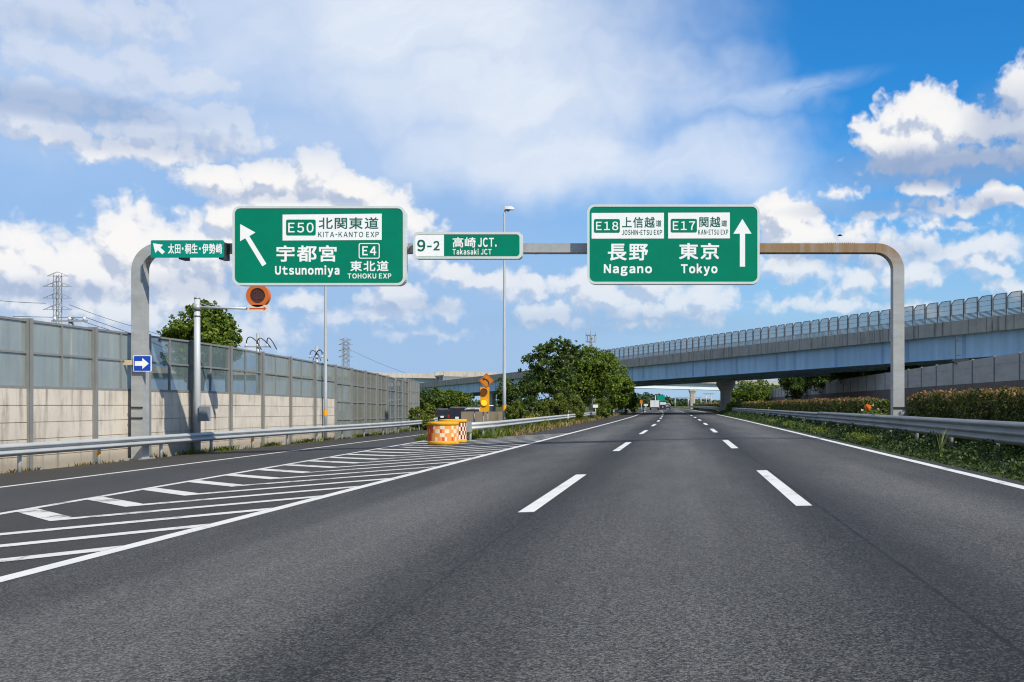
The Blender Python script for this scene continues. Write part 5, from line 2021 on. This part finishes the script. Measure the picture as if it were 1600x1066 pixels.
tree('broadleaf_tree', 'low green tree closing the grove beside the road', 'tree', G(977, 172),
     [B(976, 618, 172, 16, 22), B(986, 626, 172, 9, 13)], 5000, .36, 'leaf_tree', 24, 18, .3, .2)
tree('broadleaf_tree', 'dark thin tree behind the street lamp, left end of the grove', 'tree', G(815, 120),
     [B(815, 618, 120, 26, 20), B(790, 612, 120, 18, 22), B(832, 604, 120, 22, 14)], 6000, .30, 'leaf_dark', 25, 18, .25, .18)


def bush(label, px, Y, rx, py_top, py_bot, m, n, size, seed, cat='bush', group=None, name='round_bush'):
    rng = np.random.default_rng(seed)
    x, y, z = G(px, Y)
    k = Y / F
    zt_ = P(0, py_top, Y).z
    t = thing(name, label, cat, (x, y, z), 0, group)
    h = (zt_ - z) / 2
    cs, rs = crown_clumps((x, y, z + h), (rx * k, rx * k, h), 40, .28 * rx * k, rng, (.62, .82))
    V = leaf_arrays(cs, np.stack([rs, rs, rs], 1), n, size, rng, .4, .7, .5, .65, z)
    leaf_obj('foliage', V, m, t)
    mb = MB().tube([(x, y, z - .1), (x + .02, y, z + h), (x, y, z + h * 1.3)], [.06, .045, .02], 7)
    for q in range(5):
        e = Vector(cs[q])
        mb.tube([(x, y, z + h * .4), e], [.03, .01], 5)
    mb.build('stem', 'bark', t)
    return t
bush('round clipped bush right beside the tall street lamp', 806, 66, 15, 621, 655, 'leaf_bush', 4500, .11, 31)
bush('darker loose bush behind the yellow grass clump', 829, 78, 13, 612, 652, 'leaf_dark', 3500, .13, 32)
bush('small round bush right of the yellow grass clump', 849, 82, 12, 624, 651, 'leaf_bush', 3500, .13, 33)
bush('wide domed bush in front of the grove, left of the white sign', 872, 88, 19, 613, 650, 'leaf_bush', 5500, .14, 34)
bush('domed bush nearest the white sign, in front of the grove', 900, 96, 16, 617, 648, 'leaf_bush', 4500, .14, 35)
bush('round bush half hidden in the grove, right of the white sign', 942, 122, 16, 618, 645, 'leaf_tree', 3500, .18, 36)
bush('low bush at the far right end of the grove', 990, 205, 8, 622, 641, 'leaf_tree', 2200, .26, 37)
bush('light green shrub at the foot of the far noise barrier end', 652, 88, 14, 632, 668, 'leaf_bush', 3500, .13, 41)
bush('taller shrub beside the black off-roader, by the far noise barrier', 670, 93, 12, 624, 668, 'leaf_bush', 3500, .14, 42)
bush('pale shrub in front of the black off-roader', 664, 82, 16, 648, 670, 'leaf_bush', 3000, .12, 43)
# yellow grass clump
rng = np.random.default_rng(44)
x, y, z = G(831, 72)
t = thing('grass_clump', 'yellow clump of long grass between the bushes near the street lamp', 'grass clump', (x, y, z))
n = 900
pos = np.stack([x + rng.normal(size=n) * .42, y + rng.normal(size=n) * .4, z + .1 + 1.05 * rng.random(n) ** 1.2 * np.exp(-rng.random(n))], 1)
nor = np.stack([rng.normal(size=n), -np.abs(rng.normal(size=n)), .3 * rng.normal(size=n)], 1)
leaf_obj('blades', leaf_quads(pos, nor, .26, rng, .22), 'leaf_yellow', t)

# trees under and behind the bridge on the left, beyond the slip road
for (px, Y, top, rx, lab, sd_) in ((672, 170, 607, 26, 'dark tree under the bridge end, leftmost behind the vehicles', 51), (700, 190, 609, 24, 'bright tree under the bridge behind the black off-roader', 52),
                                   (722, 215, 613, 18, 'lower tree sloping down under the bridge, behind the black van', 53)):
    hgt = 640 - top
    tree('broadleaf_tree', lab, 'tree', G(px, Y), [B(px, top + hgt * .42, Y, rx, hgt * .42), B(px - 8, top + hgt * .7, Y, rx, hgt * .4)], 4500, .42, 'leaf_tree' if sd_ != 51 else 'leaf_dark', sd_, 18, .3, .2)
# trees behind the grey wall on the right
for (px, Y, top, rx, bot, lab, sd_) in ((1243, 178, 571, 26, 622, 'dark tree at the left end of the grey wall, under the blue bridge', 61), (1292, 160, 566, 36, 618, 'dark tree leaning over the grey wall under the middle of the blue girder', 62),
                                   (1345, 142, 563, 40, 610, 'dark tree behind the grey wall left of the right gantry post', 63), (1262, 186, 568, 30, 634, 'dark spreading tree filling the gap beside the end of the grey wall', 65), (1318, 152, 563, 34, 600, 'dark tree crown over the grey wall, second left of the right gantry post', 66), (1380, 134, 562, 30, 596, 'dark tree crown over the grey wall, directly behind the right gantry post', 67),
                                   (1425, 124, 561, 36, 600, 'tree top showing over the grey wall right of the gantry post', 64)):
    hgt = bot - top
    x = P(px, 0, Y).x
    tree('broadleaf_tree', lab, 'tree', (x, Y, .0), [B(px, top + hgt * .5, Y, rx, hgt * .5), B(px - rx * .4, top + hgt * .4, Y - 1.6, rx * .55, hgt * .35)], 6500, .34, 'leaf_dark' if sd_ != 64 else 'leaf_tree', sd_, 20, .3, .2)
for (px, Y, top, rx, lab, sd_) in ((1178, 236, 589, 28, 'round tree right of the dark bridge pier', 71), (1204, 250, 600, 20, 'lower tree between the round tree and the grey wall', 72), (1150, 250, 606, 14, 'small tree close behind the dark bridge pier', 73)):
    hgt = 636 - top
    tree('broadleaf_tree', lab, 'tree', G(px, Y), [B(px, top + hgt * .45, Y, rx, hgt * .45), B(px, top + hgt * .7, Y, rx * .9, hgt * .4)], 4500, .5, 'leaf_tree', sd_, 18, .3, .2)


# ------------------------------------------------------------------ hedges in the central reservation
def hedge(label, x0, x1, y0, y1, h, n, n_red, size, seed, dense=True):
    rng = np.random.default_rng(seed)
    z0 = .14
    c = Vector(((x0 + x1) / 2, (y0 + y1) / 2, z0))
    cv = bend((y0 + y1) / 2)
    t = thing('hedge', label, 'hedge', (c.x + cv, c.y, z0))
    def shift(p):
        p[:, 0] += np.array([bend(v) for v in p[:, 1]]) if y1 > 62 else 0
        return p
    # dark inner twigs
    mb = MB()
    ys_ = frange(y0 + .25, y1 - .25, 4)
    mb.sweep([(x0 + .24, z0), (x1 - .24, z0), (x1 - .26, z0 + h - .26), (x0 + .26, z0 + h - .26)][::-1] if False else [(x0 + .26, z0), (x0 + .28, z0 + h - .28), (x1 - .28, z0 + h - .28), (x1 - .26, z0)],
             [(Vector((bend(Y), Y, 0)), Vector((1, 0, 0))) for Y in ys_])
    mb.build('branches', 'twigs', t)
    def lump(p):
        q = np.sin(p[:, 1] * 1.9 + 1.3 * np.sin(p[:, 1] * .7)) * .05 + np.sin(p[:, 1] * 4.7 + p[:, 2] * 3) * .03
        return q
    L = y1 - y0
    # faces: road side, far side, top, ends
    areas = np.array([L * h, L * h * .5, L * (x1 - x0), (x1 - x0) * h * 1.2, (x1 - x0) * h * 1.2])
    f = rng.choice(5, n, p=areas / areas.sum())
    u, v = rng.random(n), rng.random(n)
    dep = np.abs(rng.normal(size=n)) * .10
    p = np.zeros((n, 3)); nr_ = np.zeros((n, 3))
    s = f == 0; p[s] = np.stack([x0 + dep[s], y0 + L * u[s], z0 + h * v[s]], 1); nr_[s] = (-1, 0, .35)
    s = f == 1; p[s] = np.stack([x1 - dep[s], y0 + L * u[s], z0 + h * v[s]], 1); nr_[s] = (1, 0, .35)
    s = f == 2; p[s] = np.stack([x0 + (x1 - x0) * v[s], y0 + L * u[s], z0 + h - dep[s]], 1); nr_[s] = (0, 0, 1)
    s = f == 3; p[s] = np.stack([x0 + (x1 - x0) * u[s], y0 + dep[s], z0 + h * v[s]], 1); nr_[s] = (0, -1, .3)
    s = f == 4; p[s] = np.stack([x0 + (x1 - x0) * u[s], y1 - dep[s], z0 + h * v[s]], 1); nr_[s] = (0, 1, .3)
    lp = lump(p)
    # rounded shoulders and a wavy clipped top
    edge = np.clip((p[:, 2] - (z0 + h - .3)) / .3, 0, 1)
    cx_ = (x0 + x1) / 2
    p[:, 0] = cx_ + (p[:, 0] - cx_) * (1 - .18 * edge ** 2) + lp * (p[:, 0] < cx_) * -1
    p[:, 2] += lp * (f == 2) * 1.2
    e2 = np.minimum(p[:, 1] - y0, y1 - p[:, 1])
    p[:, 2] -= np.clip(.35 - e2, 0, .35) ** 2 * 2.2 * (f == 2)
    p = shift(p)
    nr_ = nr_ + rng.normal(size=(n, 3)) * .75
    leaf_obj('foliage', leaf_quads(p, nr_, size, rng, .6), 'leaf_hedge', t)
    m_ = n_red
    u, v = rng.random(m_), rng.random(m_)
    y_ = y0 + .1 + (L - .2) * u
    x_ = x0 + .02 + (x1 - x0 - .04) * v ** 1.4
    zz = z0 + h - .04 + np.abs(rng.normal(size=m_)) * .055 + np.sin(y_ * 1.9 + 1.3 * np.sin(y_ * .7)) * .06 - .12 * (v < .12) * rng.random(m_) * 2
    p = shift(np.stack([x_, y_, zz], 1))
    nr_ = rng.normal(size=(m_, 3)) * .9 + np.array([0, -.2, .5])
    leaf_obj('new_growth', leaf_quads(p, nr_, size * 1.05, rng, .5), 'leaf_red', t)
    return t
hedge('nearest clipped hedge with reddish tops, between the right gantry post and the picture edge', 8.35, 9.6, 12, 38.9, 1.62, 46000, 4000, .095, 81)
hedge('second clipped hedge with reddish tops, just left of the right gantry post', 8.35, 9.6, 47.6, 93, 1.50, 44000, 4000, .115, 82)
hedge('third hedge along the right guardrail, farther off towards the dark bridge pier', 8.2, 9.4, 98, 156, 1.48, 16000, 1700, .19, 83)
hedge('farthest low hedge beyond the dark bridge pier', 8.0, 9.2, 176, 300, 1.45, 12000, 2200, .28, 84)

# flowering weeds between the hedges
x, y = 7.95, 43.6
z = .14
rng = np.random.default_rng(91)
t = thing('flowering_plant', 'leafy plant with one big orange flower head, between the hedges behind the guardrail', 'plant', (x, y, z))
n = 2600
cs = np.array([[x + .1, y, z + .55], [x + .3, y + .9, z + .6], [x - .02, y + 1.5, z + .5], [x + .2, y - 1.0, z + .4], [x + .3, y - 1.9, z + .35]])
leaf_obj('foliage', leaf_arrays(cs, np.array([[.4, .6, .55]] * 5), n, .13, rng, .5, .9, .3, .5, z), 'leaf_bush', t)
q = P(1356, 636.8, 43)
cs = np.array([[q.x, 43, q.z]])
leaf_obj('orange_flower', leaf_arrays(cs, np.array([[.13, .13, .14]]), 700, .05, rng, .2, .5, .6, .8), 'petal_orange', t)
cs = np.array([[P(1364, 0, 43.2).x, 43.2, P(0, 633.5, 43).z], [P(1372, 0, 43.4).x, 43.4, P(0, 639, 43).z], [P(1347, 0, 42.8).x, 42.8, P(0, 641, 43).z]])
for c_ in cs:
    leaf_obj('white_flower', leaf_arrays(c_[None, :], np.array([[.05, .05, .04]]), 16, .05, rng, .2, .5, .4, .7), 'petal_white', t)
MB().tube([(q.x, 43, z), (q.x + .02, 43, z + .4), (q.x, 43, q.z)], .014, 6).build('stem', 'bark', t)
bush('bright shrub bulging over the guardrail between the second and third hedges', 1143, 137, 10, 629, 652, 'leaf_bush', 3500, .14, 92)

# tall reed-like weed in the right verge
x, y = 6.35, 25.6
t = thing('reed_plant', 'pale reed-like weed standing tall in the green verge before the right guardrail', 'plant', (x, y, .13))
rng = np.random.default_rng(93)
mb = MB()
for k in range(11):
    a = rng.random() * 2 * math.pi
    L = .55 + .40 * rng.random()
    lean = .16 + .3 * rng.random()
    pts = [Vector((x + .03 * math.cos(a), y + .03 * math.sin(a), .12))]
    for i in range(1, 6):
        s_ = i / 5
        pts.append(Vector((x + math.cos(a) * lean * s_ ** 1.8, y + math.sin(a) * lean * s_ ** 1.8, .12 + L * s_ - .22 * lean * s_ ** 3)))
    w = .018
    side_ = Vector((-math.sin(a), math.cos(a), 0)) * w
    v = []
    for i, p in enumerate(pts):
        k_ = (1 - (i / 5) ** 2 * .9)
        v += [p - side_ * k_, p + side_ * k_]
    mb.add(v, [(2 * i, 2 * i + 1, 2 * i + 3, 2 * i + 2) for i in range(5)])
mb.build('blades', 'leaf_reed', t)

# ------------------------------------------------------------------ ground cover and weeds (too many to count)
rng = np.random.default_rng(101)
def cover(name, label, cat, n, fx, ys, hfun, size, m, seed, dens=None):
    rng = np.random.default_rng(seed)
    y = ys[0] + (ys[1] - ys[0]) * rng.random(n) ** 1.5
    x0, x1 = fx(y)
    x = x0 + (x1 - x0) * rng.random(n)
    h = hfun(x, y, rng)
    z = np.array([gz(q) for q in x]) - .03 + h * rng.random(n)
    p = np.stack([x, y, z], 1)
    keep = h > .015
    p = p[keep]
    k = len(p)
    nor = rng.normal(size=(k, 3)) * .7 + np.array([-.15, -.2, .7])
    sz = size * (.6 + .8 * rng.random(k)) * np.clip(p[:, 1] / 28, .8, 3.0) ** .6
    return stuff(leaf_obj(name, leaf_quads(p, nor, sz, rng, .7), m), label, cat)
benda = np.vectorize(bend)
def hv(x, y, rng):
    w = np.clip((x - benda(y) - 5.72) / .45, 0, 1)
    xx = x - benda(y)
    return (.06 + (.12 + .42 * np.clip(np.sin(y * 1.3 + 2 * np.sin(xx * 2.1)) * .5 + .5 + rng.normal(size=len(x)) * .25, 0, 1)) * np.clip((xx - 5.75) / 1.3, 0.1, 1)) * w
def fv(y):
    e = .10 * np.sin(y * 1.7) + .07 * np.sin(y * 4.1 + 1)
    return 5.72 + e + benda(y), 8.6 + benda(y)
cover('verge_ground_cover', 'low green creeping plants covering the verge under the right guardrail', 'ground cover', 80000, fv, (9, 150), hv, .08, 'leaf_cover', 102)
def hy(x, y, rng):  # patches of sunlight on the verge, built as lighter plants
    return np.where(np.sin(y * .55 + .8) + .5 * np.sin(y * 1.7) > .75, .30, 0.0) * (1 + rng.normal(size=len(x)) * .1)
cover('verge_sun_patches', 'yellow-green plants standing in for sunlit patches of the right verge', 'ground cover', 9000, lambda y: (5.95 + benda(y), 6.75 + benda(y)), (34, 78), hy, .07, 'leaf_bush', 103)


def tufts(name, label, n, fx, ys, h, m, seed, thresh=.2, power=1.3):
    """thin upright blades in patches"""
    rng = np.random.default_rng(seed)
    y = ys[0] + (ys[1] - ys[0]) * rng.random(n) ** power
    x0, x1 = fx(y)
    x = x0 + (x1 - x0) * rng.random(n)
    pat = np.sin(y * .9 + 1.7 * np.sin(y * .37)) * .5 + np.sin(y * 2.3 + x * 3) * .3 + rng.normal(size=n) * .25
    k = pat > thresh
    x, y = x[k], y[k]
    n = len(x)
    L = h * (.4 + .9 * rng.random(n))
    z = np.array([gz(q) for q in x]) - .05
    a = rng.random(n) * 2 * np.pi
    w = (.012 + .012 * rng.random(n)) * np.clip(y / 30, 1, 4)
    sx, sy = np.cos(a) * w, np.sin(a) * w
    lx, ly = rng.normal(size=n) * .35 * L, rng.normal(size=n) * .35 * L
    V = np.stack([np.stack([x - sx, y - sy, z], 1), np.stack([x + sx, y + sy, z], 1),
                  np.stack([x + lx + sx * .3, y + ly + sy * .3, z + L], 1), np.stack([x + lx - sx * .3, y + ly - sy * .3, z + L], 1)], 1).reshape(-1, 3)
    return stuff(leaf_obj(name, V, m), label, 'weeds')
wl = np.vectorize(wall_l)
rl = np.vectorize(rail_l)
tufts('wall_weeds', 'green and yellow weeds along the foot of the noise barrier', 9000, lambda y: (wl(y) + .12, wl(y) + .75), (38, 110), .20, 'leaf_bush', 111, .3)
tufts('wall_dry_weeds', 'dry brown weeds along the foot of the noise barrier', 6000, lambda y: (wl(y) + .1, wl(y) + .6), (18, 100), .12, 'dry_grass', 112, .35)
gxa = lambda y: -9.25 + benda(y)
tufts('gore_dry_grass', 'dry straw-coloured grass along the guardrail by the trees', 16000, lambda y: (gxa(y) - .9, gxa(y) + .85), (56, 230), .28, 'dry_grass', 113, -.1)
tufts('gore_green_grass', 'green and yellow grass under the guardrail by the trees', 16000, lambda y: (gxa(y) - 3.5, gxa(y) + .5), (51, 140), .42, 'leaf_bush', 114, .0)
tufts('gore_seams_weeds', 'tiny weeds growing in the seams of the hatched area', 500, lambda y: (-9.2 + 0 * y, -7.2 + 0 * y), (24, 50), .07, 'leaf_bush', 115, .75)
tufts('meadow_grass', 'rough grass between the slip road and the grove', 9000, lambda y: (-17 - (y - 60) * .05, -10.5 + 0 * y), (72, 170), .4, 'leaf_bush', 116, .0)
